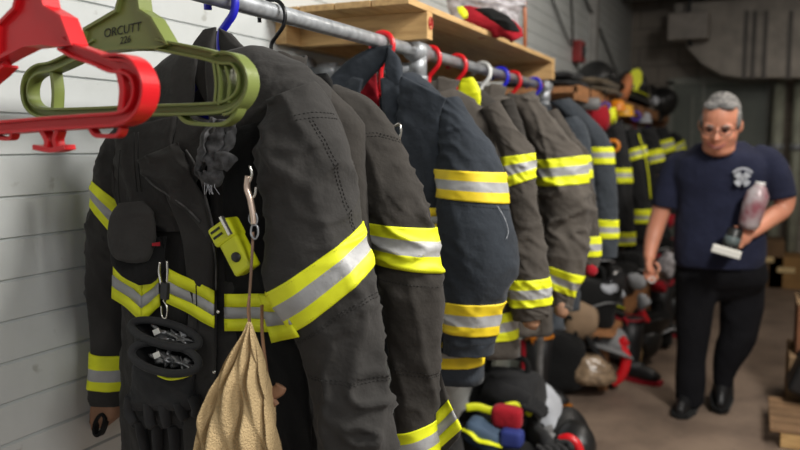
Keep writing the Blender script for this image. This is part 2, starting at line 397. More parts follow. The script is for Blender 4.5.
# electrical items on the left wall
p = atx(574, 52, WX)
t = thing('fire_alarm_box', 'red alarm box with conduits high on the left wall', 'alarm', p)
MB().box((WX+.037, p.y, p.z), (.07, .16, .16)).build('box_body', mat('alarm_red', (.28, .02, .02), .5), t, smooth=False, mods=[('bevel', .008)])
MB().ell((WX+.075, p.y, p.z), (.012, .05, .05)).build('lens', M['glass'], t)
for q in ([(552, -2), (562, 25), (571, 46)], [(571, -5), (572.5, 20), (573, 46)], [(575, 60), (579, 72), (585, 84)]):
    MB().tube([atx(u, v, WX+.02) for u, v in q], .007, 8).build('conduit', M['blackmetal'], t)
t2 = MB().tube([atx(u, v, WX+.02) for u, v in [(584, -4), (600, 30), (618, 75)]], .009, 8).build('wall_cable', M['blackmetal']); tag(t2, 'dark cable running diagonally down the left wall past the alarm', 'cable')
t3 = MB().box((WX+.03, atx(590, 40, WX).y, 2.3), (.06, .1, 1.3)).build('wall_channel', mat('grey_channel', (.34, .33, .31), .5), smooth=False); tag(t3, 'grey vertical metal channel on the wall right of the alarm', 'channel')
t4 = MB().tube([atx(524, -6, -.9), atx(525, 18, -.9), atx(525, 49, -.9)], .008, 10).build('orange_rod', M['copper']); tag(t4, 'thin orange rod standing at the shelf edge', 'rod')

# ================================================================== RACK AND SHELF
RX = -.91; RZ = 1.62; RR = .0178
rk = thing('clothes_rack', 'galvanised pipe rack the nearest row of coats hangs from', 'rack', (RX, 2.0, 0))
MB().tube([(RX, -.35, RZ), (RX, 3.66, RZ)], RR, 24).build('rail', M['steel'], rk)
MB().tube([(RX, 3.45, RZ), (RX, 3.53, RZ)], RR+.0015, 24).build('end_tape', M['redc'], rk)
for y in (2.12, 3.62):
    MB().tube([(RX, y, 0), (RX, y, RZ-.02)], .0165, 20).build('post', M['steel'], rk)
    mb = MB(); mb.tube([(RX, y-.045, RZ), (RX, y+.045, RZ)], .029, 20).tube([(RX, y, RZ-.075), (RX, y, RZ-.01)], .026, 20).tube([(RX, y, RZ-.085), (RX, y, RZ-.07)], .030, 20)
    mb.build('tee_fitting', M['steel'], rk)
    MB().tube([(RX, y, 0), (RX, y, .012)], .055, 20).build('foot_flange', M['steel'], rk)
    if y < 3: MB().tube([(WX+.001, y, RZ-.045), (RX, y, RZ-.045)], .0165, 20).build('wall_arm', M['steel'], rk); MB().tube([(WX+.05, y, RZ-.045), (WX+.11, y, RZ-.045)], .027, 20).tube([(WX+.001, y, RZ-.045), (WX+.02, y, RZ-.045)], .045, 20).build('wall_flange', M['steel'], rk)
for y in (-.3,):
    MB().tube([(RX, y, 0), (RX, y, RZ)], .0165, 16).build('post', M['steel'], rk)
# the bracket seen behind the second collar
sh = thing('wall_shelf', 'pine plank shelf on joists above the near coat rail', 'shelf', (-1.05, 2.7, 1.64))
Y0 = 1.90; Y1 = 3.52; XE = -.84; zj = 1.642; zt = 1.735
for y in (2.045, Y1-.02): MB().box(((WX+XE)/2, y, (zj+zt-.018)/2), (XE-WX-.002, .038, zt-.018-zj)).build('joist', M['wood'], sh, smooth=False, mods=[('bevel', .002)])
MB().box((WX+.02, (Y0+Y1)/2, (zj+zt-.018)/2), (.038, Y1-Y0-.1, zt-.018-zj)).build('joist', M['woody'], sh, smooth=False, mods=[('bevel', .002)])
nb = 4; wb = (XE-WX)/nb
for i in range(nb): MB().box((WX+wb*(i+.5), (Y0+Y1)/2, zt-.009), (wb-.004, Y1-Y0, .018)).build('plank', M['woody'], sh, smooth=False, mods=[('bevel', .002)])
# red stamp on the joist end: ring with a cross inside
c = Vector((XE+.001, 2.045, 1.687)); mb = MB(); mb.tube([c+Vector((0, .013*cos(a), .016*sin(a))) for a in [2*pi*i/24 for i in range(24)]], .0018, 6, closed=True)
mb.tube([c+Vector((0, -.004, -.008)), c+Vector((0, .0, .009)), c+Vector((0, .005, -.006))], .0015, 6); mb.build('red_stamp', M['redink'], sh)

# second rack and shelf further on
sh2 = thing('far_wall_shelf', 'orange-toned timber shelf beyond the pine one above the far coats', 'shelf', (-1.05, 6, 1.6))
Y2 = 4.0; Y3 = 8.5
for i in range(3): w = .15; MB().box((WX+.002+w*(i+.5), (Y2+Y3)/2, 1.632), (w-.004, Y3-Y2, .03)).build('plank', M['owood'], sh2, smooth=False)
MB().box((-.845, (Y2+Y3)/2, 1.615), (.022, Y3-Y2, .075)).build('fascia', M['owood'], sh2, smooth=False)
for y in (4.7, 5.5, 7, 8.45): MB().box(((WX-.856)/2, y, 1.575), (.43, .04, .08)).build('bracket', M['owood'], sh2, smooth=False)
rk2 = thing('far_clothes_rack', 'steel pipe rail on posts under the far timber shelf', 'rack', (-.95, 6, 0))
MB().tube([(-.95, 4.25, 1.50), (-.95, 8.5, 1.50)], .018, 16).build('rail', M['steel'], rk2)
for y in (4.3, 6.4, 8.4): MB().tube([(-.95, y, 0), (-.95, y, 1.5)], .016, 14).build('post', M['steel'], rk2)

# ================================================================== HANGERS
def hook_path(y, x=RX, zr=RZ, r=.031, s=1, n=6):
    z = zr+RR+.006-r
    p = [(-.031, -.012), (-.030, .006), (-.020, .024), (0, .031), (.021, .023), (.031, .002), (.027, -.022), (.010, -.042), (-.003, -.060), (-.004, -.105)]
    return cr([(x+s*a*r/.031, y, z+b*r/.031) for a, b in p], n)
HG = 'hangers along the near rail'
def hanger(name, m, y, label, thin=False, neck=1.485, sw=.19):
    t = thing(name, label, 'hanger', (RX, y, neck), HG)
    hp = hook_path(y, r=.031)
    hp.append(Vector((RX-.003, y, neck-.005)))
    if thin: MB().tube(hp, .0042, 10).build('hook', m, t)
    else: MB().tube(hp, .0075, 14, r2=.0075).build('hook', m, t)
    z = neck
    mb = MB(); r = .0035 if thin else .008
    mb.tube(cr([(RX-sw, y, z-.085), (RX-sw*.5, y, z-.04), (RX, y, z), (RX+sw*.5, y, z-.04), (RX+sw, y, z-.085)], 5), r, 10)
    mb.tube([(RX-sw, y, z-.085), (RX+sw, y, z-.085)], r, 10)
    mb.build('shoulder_bar', m, t); return t
def big_hanger(name, m, D, label, mem, plate, extra, hookpx, dep=.026, shade=None):
    t = thing(name, label, 'hanger', aty(140, 60, D), 'empty plastic turnout hangers in front')
    for nm, path, w, closed in mem:
        pts = cr([aty(u, v, D) for u, v in path], 7, closed)
        mb = MB(); mb.strip(pts, w*.9, .007, closed=closed).strip(pts, .0042, dep, closed=closed, shift=w/2).strip(pts, .0042, dep, closed=closed, shift=-w/2)
        mb.build(nm, m, t, smooth=False, mods=[('bevel', .0012)])
    pp = [aty(u, v, D) for u, v in plate]
    mb = MB(); mb.prism(pp, (0, 1, 0), .014); mb.strip(pp, .005, dep+.004, closed=True); mb.build('centre_plate', m, t, smooth=False, mods=[('bevel', .0012)])
    for nm, path, w, d in extra:
        MB().strip(cr([aty(u, v, D) for u, v in path], 6), w, d).build(nm, m, t, smooth=False, mods=[('bevel', .001)])
    a = aty(hookpx[0], hookpx[1], D)
    hp = hook_path(D, r=.034)
    hp = [p for p in hp if p.z > a.z]+[a]
    MB().tube(hp, .009, 14, r2=.011, nrm=(0, 1, 0)).build('hook', m, t)
    return t
D = .954
gh = big_hanger('clothes_hanger', M['green'], D, 'empty olive green plastic hanger with black handwriting on its centre plate',
  [('arm_frame', [(100, 45), (78, 57), (56, 67), (42, 70), (33, 78), (30, 92), (34, 106), (48, 113), (90, 113), (150, 110.5), (205, 109), (230, 106), (243, 96), (247, 82), (245, 70), (237, 60), (224, 59), (205, 54), (180, 49), (160, 45)], .014, False),
   ('strut', [(220, 63), (222.5, 84), (221, 105)], .007, False),],
  [(88, 53), (91, 30), (122, 12), (127, -6), (143, -6), (145, 11), (157, 19), (173, 46), (162, 48), (130, 48.5)],
  [('lower_bar', [(182, 114), (190, 122), (208, 124.5), (226, 124), (237, 116), (243, 103)], .006, .022), ('strut', [(56, 73), (58, 92), (57, 111)], .007, .022), ('end_cap', [(217, 56), (228, 53), (240, 57), (250, 69), (253, 85), (248, 100), (237, 112), (228, 115)], .004, .030), ('strut', [(229, 66), (233, 84), (232, 103)], .004, .022)], (135, -12))
def text(name, body, loc, size, m, parent, rot, shear=0.):
    c = bpy.data.curves.new(name, 'FONT'); c.body = body; c.size = size; c.extrude = .0002; c.shear = shear; c.align_x = 'CENTER'
    o = bpy.data.objects.new(name, c); COL.objects.link(o); dg = bpy.context.evaluated_depsgraph_get()
    me = bpy.data.meshes.new_from_object(o.evaluated_get(dg)); R = Euler(rot).to_matrix()
    vs = [R@v.co+Vector(loc) for v in me.vertices]; fs = [tuple(p.vertices) for p in me.polygons]
    bpy.data.objects.remove(o); return obj(name, vs, fs, m, parent, smooth=False)
p = aty(122, 34, D-.0085); text('handwriting', 'ORCUTT', p, .019, M['ink'], gh, (pi/2, radians(-5), 0), .2)
p = aty(125, 43, D-.0085); text('handwriting', '226', p, .015, M['ink'], gh, (pi/2, radians(-5), 0), .3)
D = .776
big_hanger('clothes_hanger', M['red'], D, 'empty bright red plastic hanger, foremost at the upper left',
  [('arm_frame', [(-60, 110), (-30, 92), (-5, 72), (8, 60)], .019, False),
   ('arm_frame', [(66, 44), (80, 52), (100, 59), (116, 66), (129, 67), (140, 74), (144, 90), (140, 107), (128, 118), (98, 121), (50, 124), (0, 128), (-60, 132)], .015, False),
   ],
  [(-2, 64), (5, 60), (6, 26), (22, 10), (28, -12), (46, -12), (51, 8), (68, 18), (79, 46), (66, 46), (50, 44), (32, 46), (14, 55)],
  [('end_cap', [(110, 57), (127, 56), (141, 64), (150, 84), (147, 106), (136, 120), (124, 124)], .004, .032),
   ('strut', [(124, 70), (128, 90), (126, 113)], .009, .024),
   ('tie_hook', [(92, 127), (98, 135), (110, 136), (120, 135), (124, 127)], .0055, .014),
   ('tie_hook', [(45, 130), (50, 140), (50, 147)], .008, .016), ('tie_hook', [(61, 130), (58, 140), (60, 147)], .007, .016), ('tie_hook', [(38, 147), (55, 150), (70, 147)], .007, .02),
   ('tie_hook', [(-8, 133), (2, 138), (13, 138), (15, 131)], .0055, .014)], (37, -16))

JG = 'turnout coats on the near rack'
hanger('clothes_hanger', M['blue'], 1.20, 'blue plastic hook holding the frontmost dark coat')
hanger('clothes_hanger', M['blackmetal'], 1.366, 'black wire hook right behind the blue one', thin=True, neck=1.47)
hanger('clothes_hanger', M['red'], 1.88, 'red plastic hook over the navy-grey coat, left of the pipe tee')
hanger('clothes_hanger', M['red'], 2.213, 'red plastic hook just right of the pipe tee')
hanger('clothes_hanger', M['red'], 2.446, 'red plastic hook beside the yellow coat lining', neck=1.53)
hanger('clothes_hanger', M['white'], 2.704, 'white plastic hook on the near rail')
hanger('clothes_hanger', M['blue'], 2.92, 'blue plastic hook between the white and red hooks')
hanger('clothes_hanger', M['red'], 3.097, 'farthest red plastic hook, right of the blue one')
hanger('clothes_hanger', M['blue'], 3.42, 'blue plastic hook at the taped rail end')
# ================================================================== COATS
def collar(par, fab, y, cx=RX, z=1.50, nw=.08, nd=.062, h=.06, flare=.02, gap=.6, seed=5, tilt=0., lining=None):
    nu, nv = 40, 6; vs = []; fs = []
    for i in range(nv+1):
        f = i/nv
        for j in range(nu+1):
            th = -pi/2+gap+(2*pi-2*gap)*j/nu
            hh = h*(.82+.25*abs(sin(th*1.0))+.08*noise.noise(Vector((th*1.3, seed, 0))))
            w = nw+flare*f; d = nd+flare*f
            vs.append(Vector((cx+w*cos(th)+tilt*f, y+d*sin(th), z-.015+hh*f-.03*(1-f)*max(0, -sin(th))+.004*noise.noise(Vector((th*3, f*3, seed))))))
    for i in range(nv):
        for j in range(nu): a = i*(nu+1)+j; fs.append((a, a+1, a+nu+2, a+nu+1))
    return obj('collar', vs, fs, fab, par, mods=[('solid', .006), ('sub', 1)])
def coat(y, label, fab, tape, sleeve_rings, bands, ts={}, D_sl=-.05, ratio=.72, A=.006, seed=1, col={}, gap=.25, hemband=None, seam=(), wallsleeve=True, sl_off=0, cuff=True, group=JG, cx=RX, wristlet=None, stitch=False):
    t = thing('turnout_coat', label, 'coat', (cx, y, .75), group)
    tk = dict(cx=cx, seed=seed+3); tk.update(ts); T = Torso(y, **tk)
    vs, fs = grid(T, 0, 2, 70, 90, th0=-pi/2+gap, th1=3*pi/2-gap, closed=False)
    tor = obj('coat_body', vs, fs, fab, t, mods=[('solid', .006)])
    if hemband: band('hem_band', T, hemband[0], hemband[1], tor, M[tape], 90, -pi/2+gap, 3*pi/2-gap, closed=False, off=.006)
    S = Loft(sleeve_rings, y+D_sl, ratio, A, seed)
    vs, fs = grid(S, 0, S.N, 110, 60, inner=.05, capa=True); sl = obj('sleeve', vs, fs, fab, t)
    for b in bands:
        band('reflective_band', S, b[0], b[1], sl, M[tape])
        if stitch:
            for k in (.06, .94, .37, .63):
                tt = b[0]+(b[1]-b[0])*k; stitches('band_stitching', S, [(-pi, tt), (-pi/2, tt), (0, tt)], sl, M['ythread'] , step=.0042, ln=.0028, r=.00055, off=.0026)
    for sm in seam: stitches('seam_stitching', S, sm, sl, M['thread'])
    if wallsleeve:
        sx = cx-T.sw; pts = [(sx+.03, y-.01, T.sz-.02), (sx-.035, y-.015, T.sz-.09), (sx-.075, y-.02, T.sz-.27), (sx-.085, y-.03, T.sz-.45), (sx-.08, y-.05, T.sz-.60)]
        P = cr(pts, 14); n = len(P); mb = MB(); mb.tube(P, [.062-.018*i/n for i in range(n)], 24, r2=[.075-.022*i/n for i in range(n)], nrm=(0, 1, 0))
        mb.v = [tuple(Vector(v)+(Vector(v)-Vector((sx-.05, y, v[2]))).normalized()*wr(Vector(v), seed+9, .005)) for v in mb.v]
        ws = mb.build('sleeve', fab, t)
        for (a, b) in ((.40, .50), (.84, .93)):
            i0 = int(a*n); i1 = int(b*n)+1; mb = MB(); mb.tube(P[i0:i1], [.066-.018*i/n for i in range(i0, i1)], 24, r2=[.079-.022*i/n for i in range(i0, i1)], nrm=(0, 1, 0), caps=False); mb.build('reflective_band', M[tape], ws)
    ck = dict(z=T.nz, seed=seed); ck.update(col); 
    if ck.pop('on', True): collar(t, fab, y, cx, **ck)
    if wristlet:
        r = S.ip(S.L, S.N); q = S.ip(S.R, S.N); c = (r+q)/2
        MB().tube([c+Vector((0, 0, .04)), c+Vector((.004, 0, -.012)), c+Vector((.0, 0, -.024))], [.022, .026, .02], 16).build('wristlet', M[wristlet], t)
    return t, T, S, tor, sl
def tb(name, pts, r, m, D, par=None, n=8, r2=None, closed=False, k=6):
    return MB().tube(cr([aty(u, v, D) for u, v in pts], k, closed), r, n, r2=r2, closed=closed).build(name, m, par)
def patch(name, rings, D, m, par, depth=.012, A=.003, seed=2, ex=.6, nv=40, nu=60):
    rr = [(a, b, c, d, 0, 1) for a, b, c, d in rings]
    L = Loft(rr, D, 1, A, seed, ex, billboard=False)
    k = len(L.d); L.d = [depth*(.35 if i in (0, k-1) else 1) for i in range(k)]
    vs, fs = grid(L, 0, L.N, nv, nu, capa=True, capb=True); return obj(name, vs, fs, m, par), L

# ---------------------------------------------------------------- coat 1 (frontmost)
Y = 1.20
s1 = [(266, 100, 318, 80), (263, 128, 336, 108), (260, 165, 350, 138), (265, 205, 355, 172), (267, 250, 360, 204), (268, 289, 363, 222), (293, 330, 375, 263), (303, 352, 381, 312), (308, 373, 386, 371), (316, 410, 391, 412), (322, 450, 395, 450), (326, 500, 396, 498)]
J1, T1, S1, tor1, sl1 = coat(Y, 'frontmost dark charcoal turnout coat hanging open with gloves and a net bag clipped on', M['coal'], 'lime', s1, [(5, 6)],
  ts=dict(nw=.085, nz=1.525, sw=.215, sz=1.45, hz=.70, hw=.255, dep=.075, hdep=.10, ch=.2, A=.010), D_sl=-.09, A=.0095, seed=11, col=dict(on=False), gap=.10, wallsleeve=False, stitch=True,
  seam=([(-1.75, .9), (-1.2, .95), (-.6, 1.1), (-.1, 1.2)], [(-1.75, 1.05), (-1.2, 1.12), (-.6, 1.27), (-.1, 1.35)],
        [(-1.35, 1.1), (-1.1, 2.2), (-.85, 3.4), (-.62, 5)], [(-1.27, 1.1), (-1.02, 2.2), (-.77, 3.4), (-.55, 5)],
        [(-3.0, 8), (-1.5, 8.03), (-.1, 8)], [(-3.0, 8.08), (-1.5, 8.11), (-.1, 8.08)],
        [(-3.0, 6.35), (-1.5, 6.3), (-.1, 6.6)], [(-3.0, 6.43), (-1.5, 6.38), (-.1, 6.68)]))
# wall-side sleeve of coat 1
w1 = [(122, 116, 152, 92), (103, 146, 146, 130), (93, 182, 148, 222), (89, 206, 138, 262), (86, 236, 133, 278), (87, 290, 133, 300), (88, 353, 136, 352), (88, 388, 136, 385), (90, 404, 132, 401)]
S = Loft(w1, Y-.02, .7, .006, 21); vs, fs = grid(S, 0, S.N, 90, 56, inner=.05, capa=True); slw = obj('sleeve', vs, fs, M['coal'], J1)
band('reflective_band', S, 2.0, 3.0, slw, M['lime']); band('reflective_band', S, 6.0, 7.0, slw, M['lime'])
patch('wristlet', [(96, 392, 124, 392), (95, 405, 122, 404), (93, 418, 118, 416), (92, 430, 108, 426)], Y+.01, M['leather'], J1, .02)
pts = cr([aty(u, v, Y-.01) for u, v in [(100, 416), (104, 414), (106, 420), (101, 434), (96, 433), (96, 424)]], 5, True); MB().strip(pts, .006, .014, closed=True).build('thumb_loop', M['dark'], J1, smooth=False)
# front bands on the body
a0 = 3*pi/2
0 and band('chest_band', T1, 1.50, 1.635, tor1, M['lime'], 60, pi+.15, a0-.12, closed=False, off=.0075)
0 and band('chest_band', T1, 1.515, 1.65, tor1, M['lime'], 60, a0+.12, 2*pi+.1, closed=False, off=.0075)
# collar of coat 1: two standing leaves round the blue hook
patch('collar', [(203, 30, 216, 27), (192, 50, 214, 45), (190, 62, 216, 62), (198, 84, 222, 92), (212, 112, 228, 118)], Y-.045, M['coal'], J1, .010, .004, 4)
patch('collar', [(219, 28, 231, 34), (219, 45, 252, 56), (222, 64, 262, 78), (226, 92, 262, 104), (232, 118, 252, 128)], Y-.03, M['coal'], J1, .010, .004, 6)
patch('collar', [(205, 29, 230, 33), (198, 46, 244, 50), (196, 66, 250, 66), (200, 84, 248, 86)], Y+.05, M['coal'], J1, .010, .003, 8)
# storm flap falling open, chest panel, pocket flap
fp, FPS = patch('storm_flap', [(180, 110, 216, 122), (172, 150, 206, 165), (168, 190, 186, 202), (176, 215, 203, 220), (184, 245, 214, 243), (188, 290, 215, 290), (188, 350, 216, 350), (186, 420, 216, 420), (184, 480, 216, 480)], Y-.105, M['coal'], J1, .010, .005, 31)
patch('chest_flap', [(138, 160, 178, 142), (146, 178, 188, 168), (158, 188, 204, 198), (176, 202, 211, 226), (196, 220, 213, 244)], Y-.118, M['coal'], J1, .007, .006, 54)
worn = fabric('worn_edge', (.085, .082, .080), col2=(.03, .03, .03), nscale=90)
for pth in ([(146, 178), (154, 186), (171, 197), (186, 208), (200, 222)], [(213, 243), (216, 262), (216, 290)], [(186, 150), (198, 170), (205, 195), (212, 222), (214, 243)]): tb('worn_edge', pth, .0018, worn, Y-.128, J1)
for pth in ([(134, 132), (134, 160), (137, 192)], [(138, 132), (138, 160), (141, 192)], [(120, 150), (118, 180), (120, 205)], [(196, 285), (197, 330), (196, 380)]): tb('seam_stitching', pth, .0011, M['thread'], Y-.116, J1)
MB().box(aty(165, 291, Y-.155), (.016, .008, .03), (0, .1, 0)).build('clip_buckle', M['rubber'], J1, False, [('bevel', .002)])
rr = [(182, 261.5+8, 215, 291), (182, 305, 215, 328)]
FP = [Vector(aty(u, v, Y-.1175)) for u, v in ((167, 268), (214, 291), (214, 328), (167, 303))]
def tape_piece(par, quad, th=.003, ym='lime', n=10):
    a, b, c, d = quad; mb = MB(); yy = Vector((0, th, 0))
    for k, (f0, f1, m) in enumerate(((0, .35, 0), (.35, .66, 1), (.66, 1, 0))):
        vs = []
        for i in range(n+1):
            s = i/n; w = .0022*sin(s*7+k)
            p = a.lerp(b, s); q = d.lerp(c, s)
            for f in (f0, f1): vs.append(p.lerp(q, f)+Vector((0, -w, 0)))
        m_ = len(vs); vs += [v+yy for v in vs]
        fs = []
        for i in range(n): fs += [(2*i, 2*i+1, 2*i+3, 2*i+2), (m_+2*i, m_+2*i+2, m_+2*i+3, m_+2*i+1), (2*i, 2*i+2, m_+2*i+2, m_+2*i), (2*i+1, m_+2*i+1, m_+2*i+3, 2*i+3)]
        fs += [(0, m_, m_+1, 1), (2*n, 2*n+1, m_+2*n+1, m_+2*n)]
        mb.add(vs, fs, m)
    return mb.build('reflective_band', [M[ym], M['silver']], par)
tape_piece(fp, FP)
q = lambda *a: [Vector(aty(u, v, y)) for u, v, y in a]
tape_piece(J1, q((113, 262, 1.115), (142, 283, 1.10), (142, 321, 1.10), (112, 298, 1.115)))
tape_piece(J1, q((142, 283, 1.10), (158, 270, 1.10), (160, 306, 1.10), (142, 321, 1.10)))
tape_piece(J1, q((224, 294, 1.096), (268, 294, 1.096), (270, 332, 1.096), (225, 331, 1.096)))
tape_piece(J1, q((258, 294, 1.092), (279, 300, 1.05), (299, 337, 1.05), (272, 343, 1.092)))
patch('front_panel', [(225, 130, 268, 120), (224, 200, 268, 195), (224, 290, 275, 290), (225, 340, 300, 340), (226, 400, 308, 400), (228, 480, 315, 480)], Y-.085, M['dark'], J1, .008, .005, 41)
pf, _ = patch('pocket_flap', [(120, 203, 142, 201), (111, 216, 151, 212), (109, 236, 155, 234), (111, 250, 152, 252), (117, 258, 146, 261), (127, 262, 138, 263)], Y-.135, M['greyp'] if 'greyp' in M else M['coal'], J1, .009, .003, 51, ex=.8)
patch('chest_pocket', [(112, 240, 166, 236), (114, 262, 164, 266), (126, 276, 158, 276), (140, 285, 150, 284)], Y-.118, M['dark'], J1, .012, .005, 52, ex=.7)
patch('chest_panel', [(118, 128, 176, 116), (112, 160, 170, 158), (112, 190, 176, 196), (118, 208, 180, 214), (120, 228, 184, 232)], Y-.10, M['coal'], J1, .012, .009, 53)
patch('lining_tag', [(152, 243, 160, 242), (152, 246, 160, 246)], Y-.14, M['redc'], J1, .002, 0)
# frayed grey wristlet cloth hanging at the throat
cl = [cr([aty(u, v, Y-.13+dy) for u, v, dy in pp], 8) for pp in (
  [(214, 118, 0), (206, 132, -.01), (202, 150, -.015), (198, 166, -.012), (200, 176, -.01), (208, 181, -.015), (215, 174, -.02), (212, 160, -.02), (205, 152, -.02)],
  [(222, 120, 0), (216, 140, -.015), (210, 156, -.02), (214, 164, -.02), (224, 160, -.02), (232, 166, -.015)],
  [(230, 122, 0), (228, 140, -.01), (221, 152, -.015), (226, 160, -.01)])]
mb = MB()
for c in cl: mb.tube(c, [.0045+.004*noise.noise(p*70) for p in c], 16, r2=[.015+.009*noise.noise(p*50) for p in c])
mb.v = [tuple(Vector(v)+Vector((noise.noise(Vector(v)*90), noise.noise(Vector(v)*90+Vector((9, 0, 0))), 0))*.005) for v in mb.v]
mb.build('frayed_liner', fabric('frayed_grey', (.085, .085, .088), col2=(.02, .02, .02), nscale=70, bump=.9), J1)
mb = MB()
for i in range(7):
    a = aty(205+i*1.6, 180, Y-.15); mb.tube([a, a+Vector((.004*random.uniform(-1, 1), 0, -.012)), a+Vector((.012*random.uniform(-.3, 1), 0, -.024))], .0005, 5)
mb.build('loose_thread', M['print'], J1)
# metal zip and ring at the throat flap
for nm, pth, r in (('snap_clip', [(160, 262), (159, 272), (161, 284)], .0022), ('snap_clip', [(167, 261), (167.5, 272), (167, 284)], .0022), ('hook_ring', [(163, 300), (167, 308), (166, 318), (162, 316), (161, 306)], .0013)):
    MB().tube(cr([aty(u, v, Y-.15) for u, v in pth], 5), r, 8).build(nm, M['chrome'], J1)
for u, v in ((218, 312), (214, 372), (219, 378), (216, 385)):
    MB().ell(aty(u, v, Y-.12), (.0035, .002, .0035)).build('press_stud', M['chrome'], J1)

# things clipped to coat 1 ----------------------------------------------------
fl_ = thing('pocket_flashlight', 'small yellow flashlight with a black button clipped to the frontmost coat', 'flashlight', aty(233, 248, 1.06))
o = aty(236, 247, 1.055); ang = radians(-32); ex_ = Vector((cos(ang), 0, -sin(ang))); ez = Vector((sin(ang), 0, cos(ang)))
def rb(mb, cx_, cz, w, h, d, y=0): 
    mb.box(o+ex_*cx_+ez*cz+Vector((0, y, 0)), (w, d, h), (0, ang, 0)); return mb
yl = mat('flashlight_yellow', (.62, .66, .012), .4, noise_amt=.1)
rb(MB(), 0, 0, .040, .092, .030).build('body', yl, fl_, False, [('bevel', .005)])
rb(MB(), -.002, .030, .047, .036, .037).build('head', yl, fl_, False, [('bevel', .006)])
MB().ell(o+ex_*.002+ez*(-.018)+Vector((0, -.016, 0)), (.0095, .004, .0085)).build('button', M['rubber'], fl_)
rb(MB(), .016, .034, .006, .035, .008, -.02).build('clip', M['chrome'], fl_, False, [('bevel', .001)])
rb(MB(), -.008, .038, .02, .004, .003, -.019).build('ridge', M['blackmetal'], fl_, False); rb(MB(), -.008, .028, .02, .004, .003, -.019).build('ridge', M['blackmetal'], fl_, False)
gs = thing('glove_strap', 'brown strap with metal snap hooks hanging down the frontmost coat', 'strap', aty(252, 250, 1.04))
DD = 1.035
tb('snap_hook', [(250, 166), (252, 174), (250, 181), (247, 184), (246, 192), (251, 198), (255, 195), (256, 187)], .0022, M['chrome'], DD, gs)
tb('snap_body', [(248, 176), (247, 188), (250, 198), (253, 214), (254, 224)], .0052, mat('brass_pink', (.80, .62, .50), .3, .7), DD, gs)
tb('swivel_ring', [(251, 212), (256, 214), (257, 222), (253, 225), (249, 220)], .0014, M['steel'], DD, gs, closed=True)
tb('buckle', [(252, 226), (257, 226), (258, 234), (255, 239), (251, 234)], .0016, M['steel'], DD, gs, closed=True)
tb('webbing', [(253, 232), (252, 255), (250.5, 280), (249, 305), (250, 328)], .0035, mat('brown_webbing', (.27, .17, .115), .8), DD+.004, gs, r2=.0016)
tb('webbing', [(262, 305), (262, 330), (264, 352), (267, 375), (268, 392)], .0045, M['leather'], DD+.03, gs, r2=.0018)
tb('leather_end', [(267, 388), (272, 393), (279, 390), (281, 386)], .011, M['leather'], DD+.02, gs, r2=.005)
tb('leather_end', [(270, 395), (274, 401), (277, 405)], .005, M['leather'], DD+.02, gs)
nb_ = thing('net_bag', 'tan net cloth bag hanging from the strap on the frontmost coat', 'bag', aty(240, 420, 1.02))
rg = [(247, 322, 251, 322), (243, 334, 254, 332), (233, 352, 259, 350), (222, 372, 264, 368), (211, 392, 268, 388), (204, 412, 272, 410), (200, 432, 275, 432), (198, 455, 277, 452), (202, 490, 278, 488)]
LB = Loft([r+(0, .34) for r in rg], 1.01, .34, 0, 3)
def bagf(th, t, off=0.):
    p = LB(th, t, off); f = min(1, t/3)
    return p+Vector((0, -1, 0))*f*(.010*sin(th*7+t*.7)+.007*sin(th*13-t)+.008*noise.noise(p*22))
nm_ = mat('tan_net', (.60, .44, .23), .9, noise_amt=.1)
nt = nm_.node_tree; N = nt.nodes; vo = N.new('ShaderNodeTexVoronoi'); vo.inputs['Scale'].default_value = 290; tc = N.new('ShaderNodeTexCoord'); nt.links.new(tc.outputs['Object'], vo.inputs[0])
bp = N.new('ShaderNodeBump'); bp.inputs['Strength'].default_value = .9; bp.inputs['Distance'].default_value = .0015; bp.invert = True; nt.links.new(vo.outputs['Distance'], bp.inputs['Height']); nt.links.new(bp.outputs[0], N['Principled BSDF'].inputs['Normal'])
vs, fs = grid(bagf, 0, LB.N, 90, 110, capa=True, capb=True); obj('bag_cloth', vs, fs, nm_, nb_)
tb('drawstring', [(249, 296), (247.5, 310), (249, 324)], .0016, M['leather'], 1.03, nb_)
# pair of gloves
def glove(label, rim, fingers, palm, D, seed):
    t = thing('work_glove', label, 'glove', aty(165, 380, D), 'leather gloves clipped to the frontmost coat')
    pm, _ = patch('palm', palm, D, M['darkgrey'], t, .018, .004, seed, .8)
    for f in fingers:
        P = cr([aty(u, v, D-.006) for u, v in f], 5); n = len(P)
        r = [.0125*(1-.25*(i/(n-1))**2) for i in range(n)]; r[-1] *= .5; MB().tube(P, r, 14, r2=[x*.8 for x in r]).build('finger', M['darkgrey'], t)
    (cu, cv, a, b, tl) = rim; e = []
    for i in range(36):
        th = 2*pi*i/36; x = a*cos(th); y = b*sin(th); e.append(aty(cu+x*cos(tl)-y*sin(tl), cv+x*sin(tl)+y*cos(tl), D-.035-.02*sin(th)))
    MB().tube(e, .0072, 12, closed=True).build('cuff_rim', M['darkgrey'], t)
    c = aty(cu, cv, D-.03); ins = [c+(p-c)*1.0 for p in e]; back = [c+(p-c)*.8+Vector((0, .03, -.012)) for p in e]; n = len(e)
    obj('cuff_inside', [*ins, *back], [(i, (i+1) % n, n+(i+1) % n, n+i) for i in range(n)]+[tuple(range(n, 2*n))], M['dark'], t)
    for i in range(2):
        mb = MB(); x = (.05, .5)[i]*a; c2 = aty(cu+x*cos(tl), cv+x*sin(tl)+.1*b, D-.022); mb.ell(c2, (.021, .010, .009), (0, .2, 0), nu=24, nv=16)
        mb.v = [tuple(Vector(v)+(Vector(v)-c2)*1.6*noise.noise(Vector(v)*170+Vector((i, 0, 0)))) for v in mb.v]
        mb.build('liner_foil', mat('foil', (.22, .22, .22), .35, .6), t)
    x = aty(cu-.25*a, cv-.2*b, D-.04); MB().box(x, (.014, .002, .010), (0, radians(-25), 0)).build('care_tag', M['paper'], t, False)
    return t
